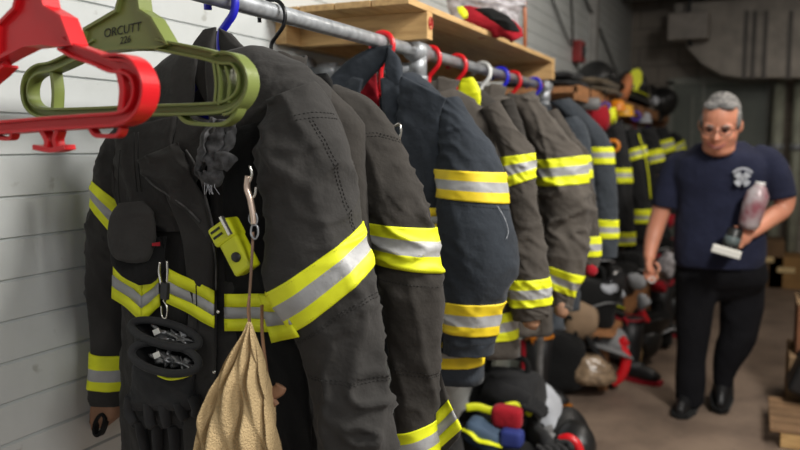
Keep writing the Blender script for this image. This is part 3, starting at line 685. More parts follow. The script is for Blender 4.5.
glove('black leather glove whose open cuff sits lower, beneath the other cuff', (165, 358, 34, 14.5, radians(11)), [[(131, 396), (129, 412), (135, 424)], [(149, 402), (150, 420), (154, 428)], [(164, 404), (166, 418), (168, 427)], [(179, 402), (182, 413), (186, 420)], [(193, 396), (197, 408), (195, 416)]],
  [(134, 360, 196, 368), (134, 375, 194, 380), (132, 390, 194, 392), (128, 400, 196, 402), (132, 410, 192, 410)], 1.075, 5)
glove('black leather glove whose open cuff sits topmost over the other', (165, 334, 35, 11, radians(15)), [[(140, 420), (142, 435), (146, 455)], [(157, 425), (158, 445), (160, 465)], [(173, 425), (175, 445), (176, 465)], [(188, 422), (190, 440), (192, 455)], [(136, 400), (134, 415), (137, 428)]],
  [(134, 330, 198, 345), (135, 360, 196, 365), (134, 395, 196, 395), (136, 415, 194, 415), (138, 428, 192, 428)], 1.105, 6)
tb('lime_piping', [(158, 375), (168, 379), (180, 378), (192, 374)], .0025, M['lime'], 1.04, None); tag(bpy.data.objects['lime_piping'], 'thin lime band below the lower glove cuff', 'band')

# ---------------------------------------------------------------- coat 2
s2 = [(318, 88, 338, 84), (326, 104, 374, 102), (336, 135, 396, 134), (350, 170, 410, 164), (360, 205, 427, 200), (366, 222, 433, 227), (378, 264, 439, 271), (384, 310, 442, 322), (390, 360, 441, 370), (396, 405, 438, 402), (398, 430, 435, 418), (400, 462, 438, 450), (402, 478, 436, 466)]
J2, T2, S2, tor2, sl2 = coat(1.37, 'brownish black turnout coat directly behind the frontmost one, lime bands at elbow and cuff', M['coal2'], 'lime', s2, [(5, 6), (10, 11)],
  ts=dict(nw=.07, nz=1.50, sw=.195, sz=1.39, hz=.70, hw=.235, dep=.06, A=.008), D_sl=.06, A=.008, seed=24, col=dict(h=.05, nw=.060, nd=.05, flare=.01), stitch=True,
  seam=([(-2.3, 2.0), (-1.2, 1.95), (-.1, 2.25)], [(-2.3, 2.1), (-1.2, 2.05), (-.1, 2.35)], [(-2.8, 6.3), (-1.2, 6.28), (-.1, 6.25)], [(-2.8, 8.1), (-1.2, 8.05), (-.1, 8.0)], [(-2.8, 8.18), (-1.2, 8.13), (-.1, 8.08)]))
patch('collar_strap', [(312, 75, 326, 73), (309, 82, 331, 82), (313, 90, 332, 92)], 1.40, M['dark'], J2, .008, .003, 28)
patch('hem_corner', [(430, 365, 441, 372), (432, 392, 450, 402), (433, 416, 461, 428), (432, 440, 452, 446), (430, 462, 440, 458)], 1.45, M['coal2'], J2, .008, .003, 27)
tape_piece(J2, q((433, 416, 1.435), (448, 400, 1.435), (462, 429, 1.435), (436, 452, 1.435)))
tb('zip_ring', [(395, 126), (399, 124), (401, 130), (399, 140), (395, 139)], .0028, M['chrome'], 1.62, J2)
# ---------------------------------------------------------------- coat 3 navy
s3 = [(436, 100, 458, 96), (436, 115, 471, 116), (437, 140, 489, 142), (437, 169, 503, 172), (438, 197, 509, 203), (438, 225, 516, 238), (439, 260, 518, 268), (440, 299, 505, 301), (441, 330, 498, 333), (441, 352, 494, 353)]
J3, T3, S3, tor3, sl3 = coat(1.88, 'slate navy turnout coat with golden yellow bands and an upturned collar', M['navy'], 'gold', s3, [(3, 4), (7, 8)],
  ts=dict(nw=.09, nz=1.535, sw=.20, sz=1.43, hz=.735, hw=.285, dep=.085, A=.006), D_sl=-.05, A=.0055, seed=33, col=dict(on=False), hemband=(1.80, 1.93), stitch=True, ratio=.8,
  seam=([(-2.8, 4.15), (-1.5, 4.12), (-.1, 4.2)], [(-2.8, 8.3), (-1.5, 8.3), (-.1, 8.3)]))
patch('collar', [(372, 47, 392, 45), (352, 58, 386, 62), (334, 76, 366, 84), (332, 86, 354, 100), (338, 96, 352, 112)], 1.84, M['navy'], J3, .012, .005, 35)
patch('collar', [(388, 46, 398, 56), (388, 60, 400, 62), (388, 80, 402, 84), (386, 105, 398, 115), (380, 130, 392, 140)], 1.83, M['navy'], J3, .012, .005, 36)
patch('inner_lining', [(354, 76, 376, 70), (352, 92, 378, 96), (356, 106, 380, 112), (362, 116, 378, 118)], 1.87, M['redc'], J3, .006, .003, 37)
patch('front_panel', [(402, 76, 446, 98), (398, 110, 440, 120), (394, 150, 440, 160), (398, 220, 440, 230), (402, 300, 441, 300), (404, 352, 441, 356)], 1.80, M['navy'], J3, .010, .005, 38)
tape_piece(J3, q((424, 208, 1.785), (438, 208, 1.785), (438, 232, 1.785), (424, 232, 1.785)), ym='gold')
MB().tube(cr([S3(-.9, 4.05, .004), S3(-.75, 4.4, .008), S3(-.7, 4.75, .006), S3(-.8, 5.0, .004)], 8), .0006, 5).build('loose_thread', M['print'], J3)
# ---------------------------------------------------------------- coat 4 taupe
s4 = [(482, 108, 500, 100), (488, 122, 512, 122), (496, 140, 522, 137), (502, 157, 533, 153), (506, 187, 534, 178), (510, 220, 541, 215), (512, 250, 547, 250), (510, 279, 549, 277), (510, 306, 548, 304), (513, 321, 547, 317)]
J4, T4, S4, tor4, sl4 = coat(2.213, 'grey-brown turnout coat behind the slate navy one with a narrow crumpled sleeve', M['taupe'], 'lime', s4, [(3, 4), (7, 8)],
  ts=dict(nw=.08, nz=1.515, sw=.20, sz=1.43, hz=.72, hw=.29, A=.008), D_sl=-.03, A=.009, seed=43, col=dict(h=.05, nw=.07), hemband=(1.8, 1.92), wristlet='leather')
# ---------------------------------------------------------------- coat with yellow lining
J5, *_ = coat(2.446, 'dark coat with a bright yellow collar lining on the red hook', M['coal2'], 'lime', [(500, 100, 514, 98), (504, 130, 526, 130), (508, 180, 532, 180), (512, 250, 538, 250), (512, 300, 540, 300)], [],
  ts=dict(nw=.08, nz=1.53, sw=.18, sz=1.43, hz=.70, hw=.22), D_sl=0, seed=47, col=dict(h=.04, nw=.06))
patch('yellow_lining', [(462, 79, 472, 77), (459, 85, 478, 86), (459, 94, 481, 98), (462, 104, 480, 106)], 2.38, M['lime'], J5, .010, .003, 48)
# ---------------------------------------------------------------- coat 6 light taupe
s6 = [(508, 100, 530, 92), (516, 112, 547, 110), (526, 134, 564, 131), (537, 160, 586, 155), (538, 186, 587, 183), (541, 215, 592, 212), (543, 240, 589, 246), (544, 263, 584, 275), (548, 286, 575, 297), (549, 306, 572, 312)]
coat(2.704, 'pale taupe turnout coat with a wide crumpled sleeve, last before the blue-grey ones', M['taupe2'], 'lime', s6, [(3, 4), (7, 8)],
  ts=dict(nw=.08, nz=1.52, sw=.20, sz=1.44, hz=.67, hw=.23, A=.008), D_sl=-.03, A=.012, seed=53, col=dict(h=.06, nw=.07), hemband=(1.76, 1.88), wristlet='leather')
s7 = [(540, 114, 558, 108), (548, 124, 568, 124), (556, 140, 579, 140), (570, 156, 590, 155), (570, 180, 592, 178), (575, 210, 598, 210), (580, 236, 600, 236), (580, 256, 600, 256), (582, 268, 598, 268)]
coat(2.92, 'dark taupe coat on the blue hook whose cuff shows past the pale taupe sleeve', M['taupe'], 'lime', s7, [(3, 4), (6, 7)],
  ts=dict(nw=.08, nz=1.52, sw=.20, sz=1.44, hz=.62, hw=.22), D_sl=0, A=.004, seed=57, col=dict(h=.04, nw=.07), wristlet='redc')
coat(3.097, 'dark blue-grey coat on the farthest red hook, mostly hidden', M['slate'], 'lime', [(562, 118, 578, 116), (564, 135, 590, 135), (570, 170, 594, 170), (574, 220, 598, 220), (576, 262, 598, 262)], [],
  ts=dict(nw=.08, nz=1.51, sw=.20, sz=1.44, hz=.60, hw=.22, cx=RX), D_sl=0, A=.004, seed=59, col=dict(h=.04, nw=.07), wallsleeve=False)
s8 = [(548, 102, 570, 98), (562, 114, 592, 118), (576, 130, 605, 132), (588, 147, 613, 147), (591, 164, 615, 164), (594, 190, 617, 190), (596, 219, 618, 220), (597, 238, 619, 238), (597, 258, 617, 257)]
coat(3.42, 'blue-grey turnout coat at the far end of the near rail, two lime bands', M['slate'], 'lime', s8, [(3, 4), (6, 7)],
  ts=dict(nw=.08, nz=1.50, sw=.21, sz=1.43, hz=.62, hw=.22), D_sl=0, A=.003, seed=63, col=dict(h=.04, nw=.07))
# ================================================================== PERSON
YM = 4.12
man = thing('person', 'grey-haired person in glasses, navy T-shirt and black trousers walking down the aisle with bottles', 'person', (-.18, YM, 0))
def pl(mb, rings, y, ratio=.85, A=0., seed=1, nv=24, nu=28, ex=1.):
    L = Loft(rings, y, ratio, A, seed, ex); vs, fs = grid(L, 0, L.N, nv, nu, capa=True, capb=True); mb.add(vs, fs)
def limb(mb, pts, k=5, n=18, sq=1.):
    """pts = [(u,v,y,radius)]"""
    P = cr([aty(a[0], a[1], a[2]) for a in pts], k); R = []
    for i in range(len(P)): f = i/k; j = min(int(f), len(pts)-2); g = f-j; R.append(pts[j][3]*(1-g)+pts[j+1][3]*g)
    mb.tube(P, R, n, r2=[r*sq for r in R])
sk = MB()
HC = aty(720.5, 123.5, 3.96); HR = Euler((radians(21), radians(3), radians(-4))).to_matrix()
h = lambda x, y, z: HC+HR@Vector((x, y, z))
hrot = HR.to_euler()
def hell(mb, c, r, e=(0, 0, 0), **k): mb.ell(h(*c), r, (HR@Euler(e).to_matrix()).to_euler(), **k)
hell(sk, (0, .012, .030), (.086, .104, .106))            # skull
hell(sk, (0, -.012, -.045), (.081, .086, .092))         # face and jaw
hell(sk, (0, -.045, -.100), (.046, .042, .034))         # chin
hell(sk, (0, -.015, -.112), (.074, .068, .042))         # soft underside of the chin
for s in (-1, 1):
    hell(sk, (s*.040, -.060, -.038), (.034, .029, .030))  # cheeks
    hell(sk, (s*.038, -.078, .014), (.030, .014, .010))   # brow
    hell(sk, (s*.087, .012, -.012), (.012, .020, .033), (0, 0, s*.25))  # ears
    hell(sk, (s*.013, -.100, -.037), (.011, .012, .010))
sk.tube([h(0, -.088, .008), h(0, -.104, -.015), h(0, -.117, -.034), h(0, -.100, -.044)], [.008, .010, .0145, .007], 12)
hell(sk, (0, -.084, -.070), (.030, .014, .008)); hell(sk, (0, -.080, -.083), (.024, .013, .008))
sk.tube([h(0, .02, -.05), aty(721, 148, YM-.03), aty(721, 163, YM+.01)], [.066, .070, .080], 20)   # neck
# arms (image-left arm hangs, image-right arm is bent)
limb(sk, [(668, 175, YM, .052), (664, 200, YM, .050), (657, 224, YM-.01, .043), (653, 238, YM-.03, .041), (650, 252, YM-.06, .032), (649.5, 260, YM-.08, .026)])
limb(sk, [(778, 170, YM, .055), (784, 192, YM+.02, .052), (783, 208, YM+.02, .046), (772, 217, YM-.03, .043), (758, 228, YM-.10, .034), (750, 234, YM-.14, .026)])
# image-left hand
def hand(mb, palm, pr, fingers):
    limb(mb, palm, 4, 16, pr)
    for f in fingers:
        P = cr([aty(*p) for p in f], 4); n = len(P); mb.tube(P, [.0092*(1-.3*i/n) for i in range(n)], 10)
y = YM-.09
hand(sk, [(649.5, 257, y, .027), (649, 264, y, .036), (650, 270, y, .037), (651, 273, y, .030)], .55,
  [[(645, 270, y), (645.5, 277, y-.01), (649, 281, y-.03)], [(649, 271, y), (649, 279, y-.015), (652, 282, y-.04)], [(652, 271, y), (653, 279, y-.015), (655, 281.5, y-.04)], [(655, 270, y), (657, 276, y-.01), (658, 279, y-.03)], [(655, 262, y-.02), (659, 267, y-.03), (658, 273, y-.045)]])
y2 = YM-.17
hand(sk, [(751, 233, y2+.02, .026), (746, 237, y2, .034), (742, 240, y2-.01, .034), (739, 242, y2-.01, .026)], .6,
  [[(744, 233, y2-.02), (736, 231, y2-.05), (730, 231, y2-.06)], [(743, 237, y2-.03), (735, 236, y2-.065), (729, 237, y2-.07)], [(742, 242, y2-.03), (735, 242, y2-.065), (729, 243, y2-.07)], [(743, 246, y2-.02), (737, 248, y2-.055), (732, 249, y2-.06)], [(747, 230, y2), (741, 226.5, y2-.01), (734, 227, y2-.02)]])
body = sk.build('body_skin', M['skin'], man, mods=[('remesh', .0062, 3)])
# face details
for s in (-1, 1):
    mb = MB(); hell(mb, (s*.033, -.087, -.002), (.013, .009, .0075)); mb.build('eye', M['dark'], man)
    mb = MB(); mb.tube([h(s*.014, -.098, .017), h(s*.035, -.096, .022), h(s*.056, -.082, .017)], [.003, .0045, .003], 8); mb.build('eyebrow', M['hair'], man)
MB().tube([h(-.040, -.090, -.060), h(-.030, -.098, -.071), h(-.015, -.105, -.078), h(0, -.107, -.080), h(.015, -.105, -.078), h(.030, -.098, -.071), h(.040, -.090, -.060)], [.0025, .005, .0065, .007, .0065, .005, .0025], 10).build('mouth', mat('lips', (.30, .08, .07), .5), man)
MB().tube([h(-.026, -.1035, -.0715), h(-.013, -.1095, -.0765), h(0, -.1115, -.078), h(.013, -.1095, -.0765), h(.026, -.1035, -.0715)], [.001, .002, .0022, .002, .001], 8).build('teeth', mat('teeth', (.42, .36, .30), .5), man)
gl = MB()
for s in (-1, 1):
    gl.tube([h(s*.036+.026*cos(a), -.106+.012*abs(cos(a))*(.5 if s*cos(a) < 0 else 1), -.006+.017*sin(a)) for a in [2*pi*i/24 for i in range(24)]], .0019, 6, closed=True)
    gl.tube([h(s*.061, -.094, .0), h(s*.082, -.06, .002), h(s*.093, .005, .0)], .002, 6)
gl.tube([h(-.010, -.104, -.002), h(0, -.110, .0), h(.010, -.104, -.002)], .0018, 6)
gl.build('glasses', M['blackmetal'], man)
hr = MB(); hell(hr, (0, .026, .047), (.087, .098, .096)); hell(hr, (0, .050, .0), (.084, .072, .095))
hell(hr, (0, -.030, .108), (.052, .040, .026)); hell(hr, (0, .0, .115), (.06, .06, .03))
for s in (-1, 1): hell(hr, (s*.076, .004, .020), (.016, .045, .052)); hell(hr, (s*.032, -.045, .102), (.042, .035, .020))
hr.build('hair', M['hair'], man, mods=[('remesh', .006, 2)])
# shirt
sh_ = MB()
pl(sh_, [(697, 143, 745, 141), (688, 150, 754, 147), (674, 160, 770, 155), (672, 175, 774, 172), (676, 195, 766, 192), (675, 215, 764, 213), (673, 235, 766, 235), (673, 252, 767, 254), (676, 265, 764, 268)], YM, .66, .006, 71, ex=.9)
limb(sh_, [(690, 158, YM, .055), (678, 166, YM, .068), (671, 180, YM, .070), (667, 196, YM, .069), (665, 207, YM, .066)], sq=1.05)
limb(sh_, [(752, 154, YM, .055), (768, 162, YM, .070), (776, 176, YM, .072), (780, 190, YM+.01, .070), (782, 199, YM+.01, .068)], sq=1.05)
shirt = sh_.build('shirt', M['tee'], man, mods=[('remesh', .009, 4)])
MB().tube([aty(721, 149, YM-.015)+Vector((.082*cos(a), .085*sin(a), .012*sin(a)-.004)) for a in [2*pi*i/30 for i in range(30)]], .009, 8, closed=True).build('shirt_collar', M['tee'], shirt)
# emblem print: round badge with four petals and an arch of letters over it
ec = aty(742.5, 179, YM-.165); mb = MB(); n = 30
def disc(mb, c, r, a0=0, a1=2*pi, r0=0., dy=0.):
    vs = []
    for i in range(n+1):
        t = a0+(a1-a0)*i/n
        for rr_ in (r0, r): vs.append(c+Vector((rr_*cos(t), dy+.25*rr_*cos(t)*1.0, rr_*sin(t))))
    mb.add(vs, [(2*i, 2*i+1, 2*i+3, 2*i+2) for i in range(n)])
for k in range(4): a = pi/4+pi/2*k; disc(mb, ec, .037, a-.5, a+.5, .012)
disc(mb, ec, .022, 0, 2*pi, .015); disc(mb, ec, .009); disc(mb, ec, .054, radians(35), radians(145), .044)
mb.build('chest_emblem', M['print'], shirt, smooth=False, mods=[('solid', .002)])
# trousers
tr = MB()
pl(tr, [(677, 255, 764, 257), (675, 268, 768, 270), (675, 281, 768, 282, 0, .5), (680, 289, 763, 289, 0, .38), (692, 297, 750, 297, 0, .3), (708, 301, 733, 301, 0, .3)], YM+.02, .6, .003, 72, ex=.9)
yl_ = 4.04; yr_ = 4.36
pl(tr, [(676, 272, 723, 274), (675, 287, 719, 290), (675, 312, 714, 312), (676, 338, 710, 338), (676, 360, 707, 360), (675, 385, 706, 385), (676, 402, 704, 401), (677, 407, 702, 406)], YM+.0, .95, .005, 73)
pl(tr, [(722, 274, 767, 272), (719, 288, 766, 288), (719, 308, 764, 308), (720, 328, 761, 326), (716, 343, 757, 342), (713, 354, 746, 360), (712, 368, 736, 374), (713, 380, 733, 384), (714, 386, 732, 388)], YM+.10, .95, .005, 74)
tr.build('trousers', M['trouser'], man, mods=[('remesh', .010, 3)])
# shoes
def shoe(u, v, y, yaw, pitch, sc=1.):
    c = atz(u, v, 0) if y is None else aty(u, v, y); R = Euler((pitch, 0, yaw)).to_matrix(); mb = MB()
    mb.tube([c+R@Vector(p)*sc for p in [(0, .14, .045), (0, .10, .05), (0, .03, .052), (0, -.05, .043), (0, -.11, .032), (0, -.145, .026)]], [.030, .040, .043, .048, .045, .022], 16, r2=[.035, .045, .050, .040, .030, .020])
    mb.tube([c+R@Vector((0, .08, .05)), c+R@Vector((0, .09, .12))], [.045, .045], 14)
    b = mb.build('shoe', M['rubber'], man, mods=[('remesh', .008, 3)])
    s = MB(); pr = [(-.035, .13), (.035, .13), (.042, .04), (.050, -.06), (.035, -.14), (0, -.16), (-.035, -.14), (-.050, -.06), (-.042, .04)]
    s.prism([c+R@Vector((a*sc, b_*sc, .012)) for a, b_ in pr], R@Vector((0, 0, 1)), .024); s.build('sole', M['dark'], b, smooth=False)
shoe(687, 409, None, radians(-8), 0, 1.18)
shoe(723, 391, 4.28, radians(-2), radians(22), 1.15)
# things carried
y3 = YM-.235
cn = thing('black_can', 'small dark can held in the hand of the walking person', 'can', aty(732, 240, y3))
a = aty(736, 229, y3+.02); b = aty(729, 251, y3-.0); d = (b-a).normalized()
MB().tube([a, a+d*.006, b-d*.006, b], [.030, .036, .036, .030], 24).build('can_body', M['gloss'], cn); MB().tube([a+d*.04, b-d*.03], .0368, 24).build('can_label', mat('grey_green_label', (.10, .13, .13), .5), cn)
bx = thing('white_carton', 'small flat white carton held under the dark can', 'carton', aty(726, 253, y3-.05))
MB().box(aty(726.5, 251.5, y3-.06), (.125, .05, .032), (0, radians(14), 0)).build('carton', M['paper'], bx, False, [('bevel', .002)])
bt = thing('wrapped_bottle', 'clear plastic wrapped bottle with dark red contents clamped under the arm', 'bottle', aty(752, 210, YM-.2))
P = [aty(u, v, YM-.19) for u, v in ((748, 229), (749, 224), (754, 206), (758, 194), (759.5, 188), (760, 184))]
MB().tube(P, [.035, .047, .052, .050, .032, .02], 20).build('bottle_body', M['bottle'], bt); MB().tube([aty(760, 185, YM-.19), aty(760.6, 182, YM-.19)], .022, 16).build('bottle_cap', M['white'], bt)
ky = MB().tube([aty(652, 280, YM-.145)+Vector((.014*cos(a), 0, .014*sin(a))) for a in [2*pi*i/16 for i in range(16)]], .003, 6, closed=True).build('key_ring', M['white']); tag(ky, 'small pale ring held in the lowered hand of the person', 'ring')
# ================================================================== GEAR
def helmet(name, label, loc, rot, shell, badge=None, sc=1., group=None, brim=True, stripe=None):
    t = thing(name, label, 'helmet', loc, group); R = Euler(rot).to_matrix(); c = Vector(loc); X = lambda x, y, z: c+R@(Vector((x, y, z))*sc)
    # dome
    vs = []; fs = []; nu, nv = 32, 10
    for i in range(nv+1):
        p = pi/2*i/nv
        for j in range(nu):
            a = 2*pi*j/nu; rg_ = 1+.035*max(0, cos(4*a))*sin(p); vs.append(X(.105*sin(p)*cos(a)*rg_, .130*sin(p)*sin(a)*rg_, .03+.125*cos(p)))
    for i in range(nv):
        for j in range(nu): fs.append((i*nu+j, (i+1)*nu+j, (i+1)*nu+(j+1) % nu, i*nu+(j+1) % nu))
    obj('shell', vs, fs, shell, t, mods=[('solid', .005)])
    if brim:
        vs = []; 
        for k, (s_, z) in enumerate(((1.0, .034), (1.2, .020), (1.38, .006), (1.40, .002), (1.36, -.002), (1.0, .024))):
            for j in range(nu):
                a = 2*pi*j/nu; b_ = 1+.28*max(0, sin(a))*(s_-1)*2; vs.append(X(.105*s_*cos(a), .130*s_*sin(a)*b_, z-.03*max(0, sin(a))*(s_-1)*2.5))
        fs = [(i*nu+j, (i+1)*nu+j, (i+1)*nu+(j+1) % nu, i*nu+(j+1) % nu) for i in range(5) for j in range(nu)]
        obj('brim', vs, fs, shell, t)
    if badge: MB().prism([X(x, -.128+(z-.05)*.15, z) for x, z in ((-.035, .04), (.035, .04), (.045, .10), (.025, .15), (0, .165), (-.025, .15), (-.045, .10))], R@Vector((0, 1, 0)), .006).build('front_shield', badge, t, smooth=False)
    if stripe:
        mb = MB(); mb.tube([X(.110*cos(a), .135*sin(a), .045) for a in [2*pi*i/30 for i in range(30)]], .004, 6, r2=.010, closed=True, nrm=(0, 0, 1)); mb.build('reflective_trim', stripe, t)
    MB().tube(cr([X(-.092, -.02, .03), X(-.06, -.07, .012), X(0, -.09, .008), X(.06, -.07, .012), X(.092, -.02, .03)], 4), .006, 8).build('chin_strap', M['dark'], t)
    return t
def boot(label, loc, yaw, m=None, trim=None, group=None, lie=0.):
    t = thing('rubber_boot', label, 'boot', loc, group); R = Euler((lie, 0, yaw)).to_matrix(); c = Vector(loc); X = lambda x, y, z: c+R@Vector((x, y, z))
    mb = MB(); mb.tube([X(0, .02, .36), X(0, .02, .22), X(0, .015, .12), X(0, .0, .07), X(0, -.06, .055), X(0, -.12, .045), X(0, -.165, .035)], [.075, .070, .055, .058, .050, .046, .025], 18, r2=[.080, .072, .060, .060, .048, .040, .025])
    u = mb.build('boot_shaft', m or M['rubber'], t); MB().prism([X(a, b, .012) for a, b in [(-.035, .085), (.035, .085), (.045, 0), (.050, -.10), (.03, -.18), (-.03, -.18), (-.05, -.10), (-.045, 0)]], R@Vector((0, 0, 1)), .026).build('sole', trim or M['dark'], t, False)
    MB().tube([X(.078*cos(a), .02+.083*sin(a), .358) for a in [2*pi*i/20 for i in range(20)]], .006, 8, closed=True).build('top_rim', trim or M['dark'], t)
    for s in (-1, 1): MB().tube(cr([X(s*.07, 0, .33), X(s*.10, 0, .38), X(s*.07, .04, .34)], 4), .006, 6).build('pull_loop', trim or M['dark'], t)
    return t
def mask(label, loc, rot, group=None, accent=None):
    t = thing('breathing_mask', label, 'mask', loc, group); R = Euler(rot).to_matrix(); c = Vector(loc); X = lambda x, y, z: c+R@Vector((x, y, z))
    e = rot; MB().ell(c, (.085, .055, .105), e, nu=24).build('lens', M['glass'], t)
    MB().tube([X(.088*cos(a), .01, .108*sin(a)) for a in [2*pi*i/28 for i in range(28)]], .011, 10, closed=True).build('seal', M['rubber'], t)
    MB().tube([X(0, -.04, -.06), X(0, -.10, -.085)], [.036, .030], 18).build('regulator', accent or M['white'], t)
    MB().tube(cr([X(-.085, 0, .04), X(-.05, .11, .05), X(.05, .11, .05), X(.085, 0, .04)], 5), .004, 8, r2=.013).build('head_strap', M['dark'], t)
    return t
def bag(name, label, loc, dim, rot, m, group=None, strap=None, handle=True, cat='bag'):
    t = thing(name, label, cat, loc, group); R = Euler(rot).to_matrix(); c = Vector(loc); sd = random.random()*40; vs = []; fs = []; nu, nv = 32, 16
    for i in range(nv+1):
        p = pi*i/nv
        for j in range(nu):
            a = 2*pi*j/nu; f = lambda q: math.copysign(abs(q)**.5, q)
            v = Vector((f(sin(p))*f(cos(a))*dim[0]/2, f(sin(p))*f(sin(a))*dim[1]/2, f(cos(p))*dim[2]/2)); v *= 1+.22*noise.noise(v*9+Vector((sd, 0, 0)))
            vs.append(c+R@(v+Vector((0, 0, dim[2]/2))))
    for i in range(nv):
        for j in range(nu): fs.append((i*nu+j, (i+1)*nu+j, (i+1)*nu+(j+1) % nu, i*nu+(j+1) % nu))
    obj('cloth_body', vs, fs, m, t); w = dim[0]*.3; T_ = dim[2]
    if handle: MB().tube(cr([c+R@Vector(p) for p in [(-w, 0, T_*.93), (-w*.8, 0, T_*1.25), (w*.8, 0, T_*1.25), (w, 0, T_*.93)]], 5), .007, 8, r2=.012).build('handle', M['dark'], t)
    if strap: MB().tube(cr([c+R@Vector(p) for p in [(-dim[0]*.53, -dim[1]*.3, T_*.5), (-dim[0]*.25, -dim[1]*.53, T_*.62), (0, -dim[1]*.56, T_*.5), (dim[0]*.3, -dim[1]*.53, T_*.6), (dim[0]*.53, -dim[1]*.2, T_*.5)]], 5), .005, 8, r2=.014).build('strap', strap, t)
    return t
def glove2(label, loc, yaw, m, group=None, pitch=0.):
    t = thing('work_glove', label, 'glove', loc, group); R = Euler((pitch, 0, yaw)).to_matrix(); c = Vector(loc); X = lambda x, y, z: c+R@Vector((x, y, z))
    mb = MB(); mb.tube([X(0, .13, .03), X(0, .06, .025), X(0, .0, .025), X(0, -.05, .025)], [.055, .045, .052, .045], 14, r2=[.030, .022, .024, .02]); 
    mb.build('palm', m, t)
    for k in range(4): MB().tube(cr([X(-.036+.024*k, -.035, .025), X(-.040+.027*k, -.09, .032), X(-.038+.025*k, -.13+.008*abs(k-1.5), .018)], 4), [.0125]*8+[.007], 10).build('finger', m, t)
    MB().tube(cr([X(.045, 0, .025), X(.078, -.03, .03), (X(.075, -.07, .025))], 4), [.013]*8+[.008], 10).build('thumb', m, t)
    return t
# ---- on the near shelf
g = thing('red_hood', 'red and black padded hood lying over the edge of the pine shelf', 'hood', atx(495, 22, -.86))
c = [(470, 8), (478, 20), (484, 32), (500, 24), (514, 30), (521, 38)]
L = Loft([(461, 7, 470, 5), (464, 14, 482, 8), (468, 26, 494, 10), (474, 36, 502, 12), (485, 38, 512, 18), (500, 38, 519, 26), (512, 42, 523, 36)], 2.62, .5, .012, 81)
vs, fs = grid(L, 0, L.N, 60, 40, capa=True, capb=True); obj('padded_cloth', vs, fs, M['redc'], g)
L = Loft([(474, 9, 492, 8), (482, 13, 504, 14), (492, 20, 512, 22), (505, 30, 518, 32)], 2.55, .35, .008, 82); vs, fs = grid(L, 0, L.N, 30, 30, capa=True, capb=True); obj('black_lining', vs, fs, M['dark'], g)
L = Loft([(456, 7, 463, 6), (458, 13, 467, 12), (463, 19, 468, 18)], 2.56, .4, .003, 83); vs, fs = grid(L, 0, L.N, 14, 20, capa=True, capb=True); obj('yellow_tip', vs, fs, M['lime'], g)
L = Loft([(438, -22, 530, -20), (440, -8, 528, -4), (446, 2, 524, 8), (450, 14, 520, 22), (456, 26, 516, 32)], 2.95, .4, .016, 84); vs, fs = grid(L, 0, L.N, 40, 50, capa=True, capb=True)
pb = thing('plastic_sack', 'cloudy grey plastic sack on the pine shelf behind the red hood', 'sack', (-1.0, 2.9, 1.75)); obj('sack_film', vs, fs, M['plastic'], pb)
# ---- on the far shelf
def bundle(name, label, x, y, z, dx, dy, dz, m, seed, cat='bundle', layers=2, group=None):
    t = thing(name, label, cat, (x, y, z), group)
    for k in range(layers):
        vs = []; fs = []; nu, nv = 30, 10; s = Vector((seed+k*3.3, 0, 0)); hz = dz/layers
        for i in range(nv+1):
            p = pi*i/nv
            for j in range(nu):
                a = 2*pi*j/nu; f = lambda q: math.copysign(abs(q)**.55, q); v = Vector((f(sin(p))*f(cos(a))*dx/2*(1-.08*k), f(sin(p))*f(sin(a))*dy/2*(1-.06*k), cos(p)*hz*.56))
                v *= 1+.35*noise.noise(v*9+s)+.12*noise.noise(v*26+s); vs.append(Vector((x, y, z+hz*(k+.5)))+v)
        for i in range(nv):
            for j in range(nu): fs.append((i*nu+j, (i+1)*nu+j, (i+1)*nu+(j+1) % nu, i*nu+(j+1) % nu))
        obj('folded_layer', vs, fs, m, t)
    return t
SZ = 1.655
bundle('folded_coat', 'black folded cloth bundle first on the far timber shelf', -1.06, 4.3, SZ, .36, .5, .085, M['black2'], 1)
bundle('folded_coat', 'olive-brown folded cloth drooping over the far timber shelf edge', -.96, 4.9, SZ-.01, .34, .75, .10, M['olivec'], 2)
helmet('fire_helmet', 'large black helmet on the far shelf beside a leather flap', (-.99, 5.30, SZ+.055), (radians(-10), 0, radians(30)), M['gloss'], sc=1.25, group='helmets on the far shelf')
lf = MB().ell((-.87, 5.75, SZ+.09), (.045, .08, .115), (0, .3, .3)).build('ear_flap', mat('orange_leather', (.55, .19, .07), .7)); tag(lf, 'orange leather flap standing beside the large black helmet', 'flap')
bundle('folded_coat', 'dark folded cloth heap behind the large black helmet', -1.08, 6.1, SZ, .3, .5, .2, M['dark'], 3)
helmet('fire_helmet', 'black helmet with bright yellow panels on the far shelf', (-.98, 6.6, SZ+.08), (0, radians(20), radians(10)), M['gloss'], badge=M['lime'], stripe=M['lime'], sc=1.4, group='helmets on the far shelf')
helmet('fire_helmet', 'black helmet with a white lamp at the far end of the far shelf', (-.88, 7.7, SZ+.08), (0, radians(75), 0), M['gloss'], sc=1.3, group='helmets on the far shelf')
t = MB().ell(aty(654.5, 101, 7.5), (.04, .03, .045)).build('helmet_lamp', M['print']); tag(t, 'round white lamp above the farthest black helmet', 'lamp')
